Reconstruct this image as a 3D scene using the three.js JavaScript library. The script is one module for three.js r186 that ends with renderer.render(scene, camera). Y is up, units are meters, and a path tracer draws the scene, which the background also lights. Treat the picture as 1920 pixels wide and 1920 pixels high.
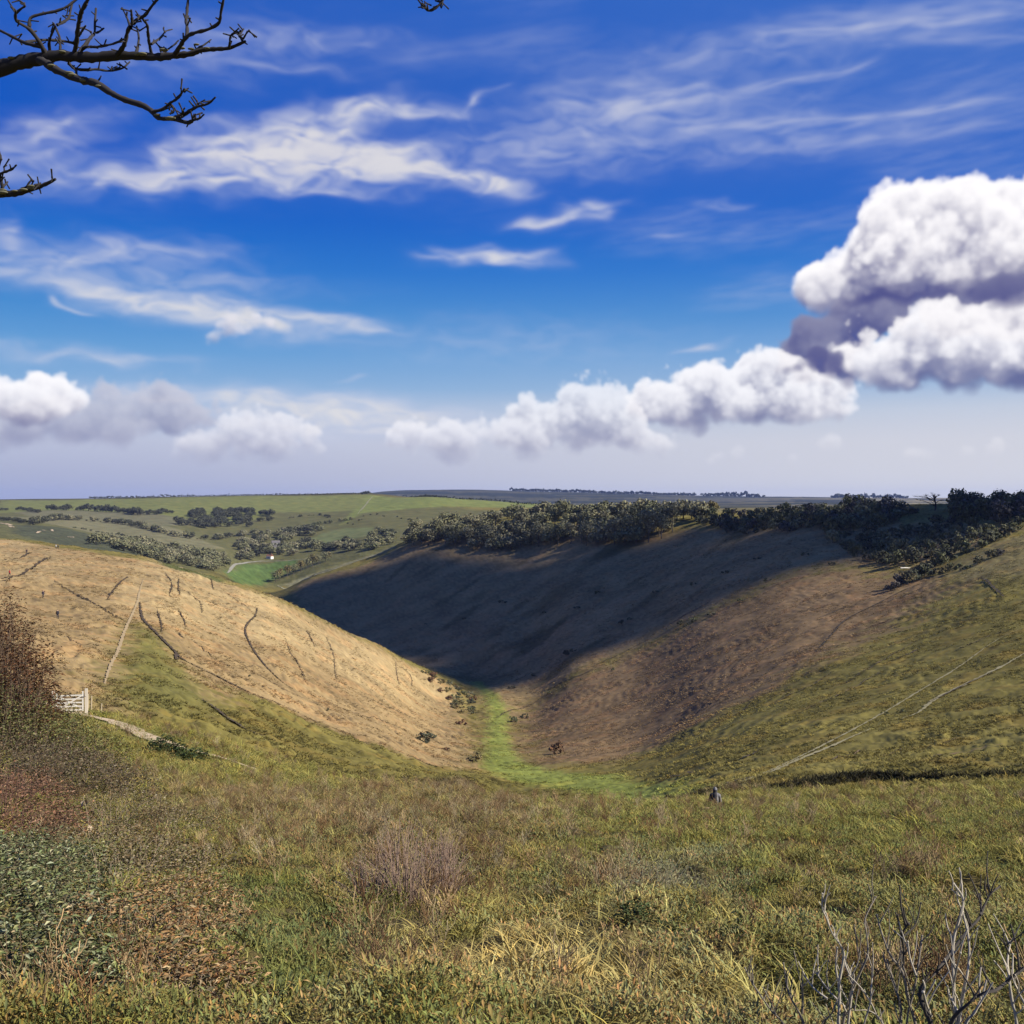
import * as THREE from 'three';
import { mergeGeometries, mergeVertices } from 'three/addons/utils/BufferGeometryUtils.js';
import { MarchingCubes } from 'three/addons/objects/MarchingCubes.js';
import { createNoise2D, createNoise3D } from 'simplex-noise';

// ---------------------------------------------------------------- camera, sun, exposure
const scene = new THREE.Scene();
const camera = new THREE.PerspectiveCamera(53.13, 1, 0.1, 30000);   // eye at the origin, looking along -z, a hair downwards
camera.position.set(0, 0, 0);
camera.rotation.x = -0.010416;
camera.updateMatrixWorld();
const renderer = new THREE.WebGLRenderer({ antialias: true });
renderer.toneMapping = THREE.LinearToneMapping;
renderer.toneMappingExposure = 1.68;
renderer.shadowMap.enabled = true;

const SUN = new THREE.Vector3(0.72, 0.58, 0.26).normalize();          // autumn sun on the right, slightly behind the viewer
const sun = new THREE.DirectionalLight(new THREE.Color().setRGB(1.0, 0.93, 0.8), 5);
sun.name = 'sun';
sun.position.copy(SUN).multiplyScalar(3000);
sun.castShadow = true;
sun.shadow.mapSize.set(4096, 4096);
Object.assign(sun.shadow.camera, { left: -900, right: 900, top: 900, bottom: -900, near: 10, far: 9000 });
sun.shadow.radius = 1;
scene.add(sun, sun.target);

// ---------------------------------------------------------------- numbers
function rng(seed) {
  let s = seed >>> 0;
  return () => { s = (s + 0x6d2b79f5) | 0; let t = Math.imul(s ^ (s >>> 15), 1 | s); t = (t + Math.imul(t ^ (t >>> 7), 61 | t)) ^ t; return ((t ^ (t >>> 14)) >>> 0) / 4294967296; };
}
const clamp = (x, a = 0, b = 1) => (x < a ? a : x > b ? b : x);
const lerp = (a, b, t) => a + (b - a) * t;
const step01 = (a, b, x) => { const t = clamp((x - a) / (b - a)); return t * t * (3 - 2 * t); };
const lin1 = (c) => { c /= 255; return c <= 0.04045 ? c / 12.92 : Math.pow((c + 0.055) / 1.055, 2.4); };
const lin = (r, g, b) => [lin1(r), lin1(g), lin1(b)];
const mix3 = (a, b, t) => [lerp(a[0], b[0], t), lerp(a[1], b[1], t), lerp(a[2], b[2], t)];
const n2 = createNoise2D(rng(11)), n2b = createNoise2D(rng(23)), n3 = createNoise3D(rng(5));
const fbm = (x, y, o = 4) => { let s = 0, a = 0.5; for (let i = 0; i < o; i++) { s += a * n2(x, y); x = x * 2.03 + 17.1; y = y * 2.03 - 9.7; a *= 0.5; } return s; };

// ---------------------------------------------------------------- the sky: clear air, cirrus streaks and cumulus, for every direction
function makeSky() {
  const W = 4096, H = 2048, data = new Float32Array(W * H * 4), D = 180 / Math.PI;
  // air, by elevation in degrees
  const AIR = [[0, 146, 155, 194], [1.6, 162, 170, 203], [3.2, 180, 188, 214], [4.8, 164, 187, 219], [6.2, 118, 168, 216], [8, 92, 156, 214], [10, 62, 138, 208], [12.5, 36, 116, 204], [15, 20, 98, 198], [18, 12, 86, 192], [22, 18, 86, 188], [27, 26, 88, 188], [40, 28, 82, 180], [90, 30, 68, 158]].map(([e, r, g, b]) => [e, ...lin(r, g, b)]);
  const air = (el, out) => {
    let i = 0; while (i < AIR.length - 2 && el > AIR[i + 1][0]) i++;
    const a = AIR[i], b = AIR[i + 1], t = clamp((el - a[0]) / (b[0] - a[0]));
    for (let c = 0; c < 3; c++) out[c] = lerp(a[c + 1], b[c + 1], t);
  };
  // ---- cumulus: balls in (azimuth, elevation, depth) degrees, roughened with billows and lit from the sun's side
  const NB = 48, billow = new Float32Array(NB * NB * NB);
  {
    const r = rng(77), layers = [[5, 0.62], [10, 0.27], [20, 0.11]].map(([n, a]) => { const p = []; for (let i = 0; i < n * n * n * 3; i++) p.push(r()); return [n, a, p]; });
    for (let z = 0, q = 0; z < NB; z++) for (let y = 0; y < NB; y++) for (let x = 0; x < NB; x++, q++) {
      let sum = 0;
      for (const [n, a, p] of layers) {
        const fx = (x / NB) * n, fy = (y / NB) * n, fz = (z / NB) * n, ix = Math.floor(fx), iy = Math.floor(fy), iz = Math.floor(fz);
        let best = 9;
        for (let dz = -1; dz <= 1; dz++) for (let dy = -1; dy <= 1; dy++) for (let dx = -1; dx <= 1; dx++) {
          const cx = ix + dx, cy = iy + dy, cz = iz + dz, k = (((((cz + n) % n) * n) + ((cy + n) % n)) * n + ((cx + n) % n)) * 3;
          const ux = cx + p[k] - fx, uy = cy + p[k + 1] - fy, uz = cz + p[k + 2] - fz, d = ux * ux + uy * uy + uz * uz;
          if (d < best) best = d;
        }
        sum += a * (1 - Math.sqrt(best));
      }
      billow[q] = sum;
    }
  }
  const puffs = (x, y, z) => {
    x = (x - Math.floor(x)) * NB; y = (y - Math.floor(y)) * NB; z = (z - Math.floor(z)) * NB;
    const x0 = x | 0, y0 = y | 0, z0 = z | 0, fx = x - x0, fy = y - y0, fz = z - z0, x1 = (x0 + 1) % NB, y1 = ((y0 + 1) % NB) * NB, z1 = ((z0 + 1) % NB) * NB * NB, a = y0 * NB, b = z0 * NB * NB;
    const l = (i, j) => i + (j - i) * fx;
    const p = l(billow[x0 + a + b], billow[x1 + a + b]), q = l(billow[x0 + y1 + b], billow[x1 + y1 + b]), r = l(billow[x0 + a + z1], billow[x1 + a + z1]), s = l(billow[x0 + y1 + z1], billow[x1 + y1 + z1]);
    return lerp(lerp(p, q, fy), lerp(r, s, fy), fz);
  };
  const heaps = [];                                                   // { balls: [az, el, w, r], base, soft, shade }
  const heap = (spots, o = {}) => {
    const r = rng(o.seed ?? 1), balls = [];
    for (const [az, el, rad] of spots) {
      const w = (r() - 0.5) * rad * 0.5;
      balls.push([az, el, w, rad]);
      for (let i = 0; i < (o.buds ?? 3); i++) {
        const a = r() * 6.283, q = rad * (0.55 + 0.3 * r());
        balls.push([az + Math.cos(a) * q, el + Math.sin(a) * q * 0.75 + 0.1 * rad, w + (r() - 0.6) * rad, rad * (0.35 + 0.3 * r())]);
      }
    }
    const b = { az0: 1e9, az1: -1e9, el0: 1e9, el1: -1e9, w0: 1e9, w1: -1e9 };
    for (const [a, e, w, q] of balls) { b.az0 = Math.min(b.az0, a - q * 1.3); b.az1 = Math.max(b.az1, a + q * 1.3); b.el0 = Math.min(b.el0, e - q * 1.3); b.el1 = Math.max(b.el1, e + q * 1.3); b.w0 = Math.min(b.w0, w - q * 1.3); b.w1 = Math.max(b.w1, w + q * 1.3); }
    heaps.push({ balls, ...b, scale: o.scale ?? 6, rough: o.rough ?? 0.8, base: o.base ?? -9, dense: o.dense ?? 0.9, tone: o.tone ?? 0, fade: o.fade ?? 0 });
  };
  // the great heap on the right: shaded back, bright head, foot; then the chain that runs from it to the left
  heap([[16.51, 8.51, 1.5], [15.69, 7.13, 1.3], [17.87, 7.05, 1.6], [23.59, 9.86, 1.9], [26.04, 10.06, 2.2], [20.78, 9.38, 1.9], [18.40, 9.52, 1.5], [28.16, 10.38, 2.6], [31.09, 9.60, 3]], { seed: 4, tone: 1, base: 5.4, scale: 7, dense: 0.8 });
  heap([[21.41, 13.98, 2.6], [23.57, 13.39, 2.3], [25.05, 13.75, 2.2], [27.45, 12.22, 2.6], [19.99, 12.12, 2.2], [17.72, 11.47, 1.9], [16.77, 11.12, 1.5], [22.06, 11.43, 2.4], [25.06, 11.57, 2.2], [30.18, 13.14, 3.8], [33.41, 11.76, 3.8]], { seed: 3, base: 10.4, scale: 7.5, dense: 0.95 });
  heap([[19.47, 7.82, 1.7], [18.14, 7.04, 1.1], [21.56, 8.25, 1.9], [23.59, 8.13, 2.1], [25.81, 7.99, 2.2], [27.94, 7.85, 2.6], [21.05, 6.64, 1.6], [24.35, 6.49, 1.7], [27.01, 6.21, 1.8], [30.22, 6.66, 2.8], [33.23, 6.94, 2.8]], { seed: 9, base: 5.6, scale: 6.5, dense: 0.85, fade: 0.06 });
  heap([[15.13, 6.87, 1.3], [13.74, 6.49, 1.65], [11.47, 5.88, 1.77], [9.45, 5.71, 1.89], [7.56, 5.01, 1.3], [14.30, 5.33, 1.53], [16.24, 5.42, 1.53], [17.74, 5.24, 1.3], [12.33, 4.79, 1.42], [10.03, 4.40, 1.42]], { seed: 13, base: 4.1, scale: 5, fade: 0.1, dense: 0.9 });
  heap([[4.91, 5.48, 1.62], [3.42, 4.90, 1.38], [1.49, 4.61, 1.38], [5.94, 4.29, 1.38], [0.00, 3.87, 1.25], [3.87, 3.57, 1.38], [6.83, 3.25, 1.12], [8.58, 3.24, 1], [-1.79, 3.42, 1.25], [-3.87, 3.33, 1.5], [-5.65, 3.26, 1.25], [-2.98, 2.53, 1.12], [1.19, 2.98, 1.38]], { seed: 21, base: 2.7, scale: 4, fade: 0.34, dense: 0.8 });
  heap([[-22.60, 4.12, 1.5], [-24.61, 3.79, 1.7], [-20.54, 3.90, 1.5], [-18.15, 4.38, 1.3], [-26.55, 3.73, 1.8], [-16.52, 4.71, 0.9], [-28.65, 3.66, 2], [-18.95, 5.34, 1.2], [-21.58, 4.98, 1.2]], { seed: 37, tone: 0.6, base: 3.0, scale: 5, fade: 0.3, dense: 0.6 });
  heap([[-24.48, 5.28, 1.5], [-25.21, 4.84, 1.2], [-23.73, 5.17, 1.1], [-26.30, 4.67, 1.1], [-27.49, 5.27, 1.6]], { seed: 31, base: 4.0, scale: 5, dense: 0.9 });
  heap([[-16.25, 2.92, 1.25], [-14.59, 3.23, 1.5], [-12.90, 3.37, 1.5], [-11.19, 3.04, 1.12], [-17.07, 2.51, 1.12], [-13.47, 2.55, 1.12]], { seed: 41, base: 2.5, scale: 3.6, fade: 0.36, dense: 0.7, tone: 0.15 });
  heap([[-15.82, 8.87, 0.75], [-14.71, 9.53, 0.95], [-13.73, 9.46, 0.7], [-16.37, 8.51, 0.45]], { seed: 47, base: 8.6, scale: 3.4, tone: 0.35, dense: 0.6 });
  heap([[17.34, 3.13, 0.6], [16.94, 2.91, 0.5]], { seed: 51, base: 2.6, scale: 3, fade: 0.62, dense: 0.6 }); heap([[22.10, 2.49, 0.5], [23.62, 2.51, 0.6], [25.10, 2.70, 0.6], [21.07, 2.36, 0.5]], { seed: 53, base: 2.2, scale: 3, fade: 0.66, dense: 0.6 }); heap([[12.33, 2.62, 0.5], [11.19, 2.34, 0.5], [15.15, 2.24, 0.5]], { seed: 55, base: 2.0, scale: 3, fade: 0.66, dense: 0.6 });
  heap([[25.31, 10.33, 1], [26.39, 10.55, 1.3], [27.81, 10.54, 1.6], [23.59, 9.86, 0.7]], { seed: 61, tone: 1.1, base: 9.5, scale: 6, dense: 0.5 });
  heap([[16.24, 7.62, 0.8], [15.41, 6.86, 0.6], [17.20, 7.08, 0.8], [18.14, 6.35, 0.7]], { seed: 63, tone: 1.15, base: 6, scale: 5, dense: 0.5 });
  {                                                                    // and on round the horizon
    const r = rng(91);
    for (let i = 0; i < 34; i++) {
      const az = 36 + (i / 34) * 288 + r() * 5, el = 3 + r() * r() * 16, size = 0.7 + el * 0.13, list = [];
      for (let k = 0; k < 4 + r() * 4; k++) list.push([az + (r() - 0.5) * size * 6, el + (r() - 0.3) * size * 1.2, size * (0.6 + 0.6 * r())]);
      heap(list, { seed: 100 + i, base: el - size * 0.9, scale: 3 + el * 0.2, fade: clamp(0.4 - el * 0.04), buds: 4 });
    }
  }
  // ---- thin cloud: [az, el, half width, half height, turn, strength, grain]
  const wisps = [
    ...[[-18.11, 16.75], [-15.66, 17.74], [-12.86, 18.20]].map((p, i) => [...p, 4.2 - i * 0.6, 1.0, 0.1, 0.7, 1]),
    [...[-10.87, 18.07], 4.6, 1.25, 0.02, 1.15, 1], [...[-7.69, 18.22], 4.6, 1.0, -0.05, 1.15, 1], [...[-4.16, 17.66], 3.6, 0.6, -0.16, 1.1, 1], [...[-0.89, 17.30], 2.2, 0.33, -0.22, 0.95, 1],
    [...[-9.43, 20.10], 3.0, 0.75, 0.3, 1.1, 1], [...[-5.92, 20.77], 3.4, 0.5, 0.02, 1.0, 1], [...[-11.72, 19.45], 1.6, 0.9, 0.6, 0.9, 1], [...[-14.82, 19.09], 2.8, 0.7, 0.25, 0.75, 1], [...[-18.10, 18.41], 1.6, 0.6, 0.5, 0.7, 1], [...[-12.87, 16.62], 5.0, 0.42, 0.02, 0.75, 1], [...[-20.23, 16.42], 2.0, 0.5, 0.3, 0.5, 1],
    [...[-1.63, 21.38], 1.0, 0.3, 0.4, 0.5, 1],
    [...[3.71, 15.63], 1.9, 0.5, 0.18, 0.95, 1], [...[1.49, 15.25], 1.6, 0.25, 0.1, 0.5, 1], [...[11.88, 15.75], 1.4, 0.36, -0.1, 0.4, 1], [...[8.71, 14.48], 1.0, 0.2, 0.1, 0.35, 1],
    [...[-0.89, 13.38], 2.8, 0.42, -0.02, 0.9, 1], [...[0.30, 13.30], 1.6, 0.3, 0, 0.6, 1], [...[-3.57, 13.13], 1.7, 0.22, 0.05, 0.6, 1],
    [...[-18.13, 10.22], 5.6, 0.85, -0.12, 1.05, 0.5], [...[-14.29, 9.72], 4.6, 0.7, -0.08, 1.05, 0.4], [...[-10.02, 9.73], 3.4, 0.35, -0.05, 0.85, 0.5], [...[-22.58, 10.73], 3.6, 0.4, -0.17, 0.8, 0.5], [...[-23.34, 10.01], 0.9, 0.14, -0.3, 0.6, 1],
    [...[-23.58, 12.09], 5.0, 0.9, 0.12, 0.5, 0.7], [...[-20.25, 12.90], 5.0, 0.7, 0.02, 0.35, 0.7], [...[-17.32, 11.50], 6.0, 0.8, 0, 0.28, 0.6], [...[-26.50, 13.08], 0.8, 1.0, 0.6, 0.4, 0.7],
    [...[-25.03, 17.48], 3.0, 1.3, 0.45, 0.42, 0.8], [...[-22.79, 18.76], 2.4, 0.6, 0.25, 0.3, 0.8], [...[-24.06, 16.13], 3.6, 1.0, 0.1, 0.3, 0.7],
    [...[-23.60, 7.47], 5.0, 0.5, -0.03, 0.42, 0.5], [...[-20.27, 7.50], 3.0, 0.3, -0.03, 0.3, 0.5], [...[-9.16, 6.68], 1.0, 0.15, 0, 0.3, 0.6], [...[10.89, 8.37], 1.6, 0.22, 0.15, 0.55, 1], [...[-0.30, 8.87], 9.0, 1.4, 0, 0.14, 0.4],
    [...[-11.76, 5.09], 9.0, 1.05, -0.05, 0.75, 0.3], [...[-7.70, 4.86], 5.0, 0.7, -0.08, 0.6, 0.3], [...[-16.24, 5.70], 6.0, 0.5, 0, 0.5, 0.4], [...[-10.03, 4.10], 9, 0.9, 0, 0.6, 0.3],
    [...[8.56, 20.27], 9.5, 1.7, 0.05, 0.26, 0.6], [...[15.65, 18.76], 8.5, 1.1, 0.06, 0.22, 0.6], [...[1.19, 18.64], 5.5, 1.3, 0, 0.3, 0.8], [...[5.04, 20.92], 5, 1.2, 0.1, 0.28, 0.8],
    [...[15.64, 23.23], 14, 1.2, 0.02, 0.2, 0.5], [...[-11.14, 23.75], 6, 0.7, 0, 0.2, 0.7], [...[-12.29, 22.31], 4, 0.3, 0, 0.22, 0.7], [...[-18.09, 22.73], 7, 1.6, 0.1, 0.25, 0.6],
  ];
  // long combed streaks: from, to, half width, strength
  const combed = [
    [[5.04, 20.54], [13.42, 21.35], 0.3, 0.34], [[12.85, 21.27], [19.42, 21.90], 0.2, 0.3], [[6.51, 21.26], [10.86, 21.72], 0.18, 0.2], [[9.14, 19.60], [16.75, 19.55], 0.3, 0.36], [[16.75, 19.55], [25.75, 19.43], 0.17, 0.36],
    [[8.26, 22.57], [11.72, 23.39], 0.3, 0.2], [[13.41, 24.05], [26.45, 22.98], 0.26, 0.4], [[15.63, 24.42], [27.86, 23.30], 0.35, 0.2], [[18.89, 22.99], [28.33, 21.83], 0.3, 0.2], [[15.10, 18.43], [26.00, 18.27], 0.3, 0.2], [[1.19, 21.76], [8.55, 22.05], 0.35, 0.16], [[1.49, 19.56], [8.27, 19.19], 0.3, 0.22], [[-7.68, 22.85], [2.67, 24.49], 0.5, 0.1],
  ].map(([a, b, w, s]) => ({ a, b, w, s, len: Math.hypot(b[0] - a[0], b[1] - a[1]) }));

  const LIT = lin(252, 249, 250), THIN = lin(206, 214, 238), SHADE = lin(130, 130, 164), DARK = lin(48, 54, 128);
  const L = [0.3, 0.9, -0.3];
  const base = [0, 0, 0];
  for (let row = H / 2; row < H; row++) {
    const el = ((row + 0.5) / H - 0.5) * 180;
    for (let col = 0; col < W; col++) {
      const round = ((col + 0.5) / W - 0.5) * 360; let az = round + 90; if (az > 180) az -= 360; if (az < -180) az += 360;
      const o = (row * W + col) * 4;
      air(el, base);
      // brighter, whiter air towards the sun's side near the horizon
      const side = step01(-35, 35, az) * (1 - step01(95, 180, Math.abs(az))) + step01(95, 180, Math.abs(az)) * 0.4;
      const low = Math.exp(-((el / 6.2) ** 2)), mid = Math.exp(-Math.max(0, el - 3) / 9);
      const hz = [0.74, 0.74, 0.77];
      for (let c = 0; c < 3; c++) base[c] = lerp(base[c], hz[c], low * (0.18 + 0.77 * side));
      for (let c = 0; c < 3; c++) base[c] = lerp(base[c], [0.16, 0.36, 0.74][c], side * mid * 0.3 * step01(4.5, 9, el));
      if (el > 13) for (let c = 0; c < 3; c++) base[c] = lerp(base[c], [0.09, 0.22, 0.62][c], side * 0.42 * step01(13, 20, el));
      // thin cloud
      let thin = 0, dens = 0;
      const wx = az + fbm(az * 0.16, el * 0.4, 2) * 1.5, wy = el + fbm(az * 0.2 + 40, el * 0.5, 2) * 0.55;
      if (az > -45 && az < 45 && el < 32) {
        for (const w of wisps) {
          const dx = wx - w[0], dy = wy - w[1];
          if (Math.abs(dx) > w[2] * 1.9 + w[3] * 2 || Math.abs(dy) > w[3] * 2.2 + w[2] * Math.abs(w[4]) * 1.5) continue;
          const cs = Math.cos(w[4]), sn = Math.sin(w[4]), u = (dx * cs + dy * sn) / w[2], v = (-dx * sn + dy * cs) / w[3];
          dens += w[5] * Math.exp(-(u * u + v * v) * 1.5) * (1 + w[6] * (0.6 * n2(wx * 0.3 + w[4] * 3, wy * 1.0 - wx * w[4] * 1.2) + 0.2 * n2(wx * 0.9, wy * 2.4)));
        }
        for (const s of combed) {
          const ux = (s.b[0] - s.a[0]) / s.len, uy = (s.b[1] - s.a[1]) / s.len, dx = az - s.a[0], dy = el + 0.15 * n2(az * 0.16, s.len) - s.a[1], t = (dx * ux + dy * uy) / s.len, q = (-dx * uy + dy * ux) / s.w;
          if (t < -0.25 || t > 1.25 || Math.abs(q) > 3) continue;
          thin += s.s * Math.exp(-q * q) * step01(-0.2, 0.25, t) * (1 - step01(0.75, 1.2, t)) * (0.8 + 0.5 * n2(az * 0.35, q * 0.8));
        }
      }
      const grainy = 0.5 + 0.55 * n2(wx * 0.33, wy * 1.15) + 0.26 * n2(wx * 0.8 + 5, wy * 2.6) + 0.1 * n2(wx * 1.9, wy * 5.5);
      thin += Math.max(0, dens) * clamp(0.9 + 0.8 * (grainy - 0.5), 0.2, 2);
      // a faint veil everywhere, combed along the wind
      thin += step01(5, 12, el) * (0.02 + 0.16 * step01(-6, 14, az)) * step01(0.0, 0.75, fbm(az * 0.045 + el * 0.02, el * 0.2 - az * 0.022 + 9, 4) + 0.16) * (0.6 + 0.6 * fbm(az * 0.3, el * 2.2 - az * 0.2, 3));
      const a1 = clamp(1 - Math.exp(-thin * 1.35), 0, 0.97), bright = clamp(thin * 0.75 - 0.15);
      for (let c = 0; c < 3; c++) data[o + c] = lerp(base[c], lerp(THIN[c] * 0.92, LIT[c] * 0.8, bright), a1 * 0.92);
      data[o + 3] = 1;
    }
  }
  // ---- cumulus over it
  heaps.forEach((h) => {
    const field = (x, y, z, fine) => {
      let f = 0;
      for (const b of h.balls) { const dx = x - b[0], dy = y - b[1], dz = z - b[2], q = (dx * dx + dy * dy * 1.25 + dz * dz) / (b[3] * b[3]); if (q < 4) f += Math.exp(-q * 1.25); }
      if (f < 0.08) return 0;
      f = 1 - Math.exp(-f * 1.1);
      const floor = step01(h.base - 1.3, h.base + 0.9, y + 0.45 * n2(x * 0.5, z * 0.5)), s = h.scale;
      let v = f - 0.46 + (puffs(x / s, y / s, z / s) - 0.5) * 0.8 + (puffs(x / s * 0.37 + 0.3, y / s * 0.37, z / s * 0.37) - 0.5) * 1.05 - (1 - floor) * 0.42;
      if (fine && v < 0.4) v += (puffs(x / s * 2.7, y / s * 2.7 + 0.2, z / s * 2.7) - 0.5) * 0.36;
      return v * h.dense * 3;
    };
    const r0 = Math.max(H / 2 + 1, Math.floor((h.el0 / 180 + 0.5) * H)), r1 = Math.min(H - 1, Math.ceil((h.el1 / 180 + 0.5) * H));
    const c0 = Math.floor((h.az0 / 360 + 0.25) * W), c1 = Math.ceil((h.az1 / 360 + 0.25) * W), size = h.w1 - h.w0, steps = 34, dw = size / steps, hi = (h.el1 - h.base);
    for (let row = r0; row <= r1; row++) {
      const el = ((row + 0.5) / H - 0.5) * 180;
      for (let cc = c0; cc <= c1; cc++) {
        const az = ((cc + 0.5) / W - 0.25) * 360, col = ((cc % W) + W) % W, o = (row * W + col) * 4;
        let T = 1, R = 0, G = 0, B = 0;
        for (let k = 0; k < steps && T > 0.03; k++) {
          const w = h.w0 + (k + 0.5) * dw, f = field(az, el, w, true);
          if (f <= 0) continue;
          const alpha = 1 - Math.exp(-Math.min(f, 1.6) * dw * lerp(1.0, 6.5, clamp((el - h.base) / 2.2)));
          let block = 0;
          for (let s = 0; s < 5; s++) { const q = [0.15, 0.45, 1.0, 1.9, 3.2][s]; const g = field(az + L[0] * q, el + L[1] * q, w + L[2] * q); if (g > 0) block += Math.min(g, 1.6) * [0.14, 0.22, 0.4, 0.7, 0.9][s]; }
          const lit = (Math.exp(-block * 3.4) * 0.55 + Math.exp(-block * 1.0) * 0.54) * (1 - h.tone * 0.82), up = clamp((el - h.base) / Math.max(hi, 0.5));
          const amb = lerp(0.1, 1, up) * (1 - h.tone * 0.7);
          for (let c = 0; c < 3; c++) { const v = lerp(lerp(DARK[c], SHADE[c], amb), LIT[c] * 1.1, clamp(lit, 0, 1)); if (c === 0) R += T * alpha * v; else if (c === 1) G += T * alpha * v; else B += T * alpha * v; }
          T *= 1 - alpha;
        }
        const A = 1 - T; if (A <= 0.002) continue;
        const far = clamp(h.fade + 0.95 * Math.exp(-Math.max(0, el - 0.6) / 2.2), 0, 0.96), keep = A * (1 - far * 0.75);
        data[o] = lerp(data[o], R / A, keep); data[o + 1] = lerp(data[o + 1], G / A, keep); data[o + 2] = lerp(data[o + 2], B / A, keep);
      }
    }
  });
  // under the horizon: what the ground sends back
  for (let row = 0; row < H / 2; row++) for (let col = 0; col < W; col++) { const o = (row * W + col) * 4; data[o] = 0.1; data[o + 1] = 0.1; data[o + 2] = 0.07; data[o + 3] = 1; }
  for (let i = 0; i < data.length; i++) if ((i & 3) !== 3) data[i] /= renderer.toneMappingExposure;     // colours above are as exposed
  const t = new THREE.DataTexture(data, W, H, THREE.RGBAFormat, THREE.FloatType);
  t.mapping = THREE.EquirectangularReflectionMapping; t.magFilter = THREE.LinearFilter; t.needsUpdate = true;
  return t;
}
scene.background = makeSky();
scene.environment = scene.background;

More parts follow.
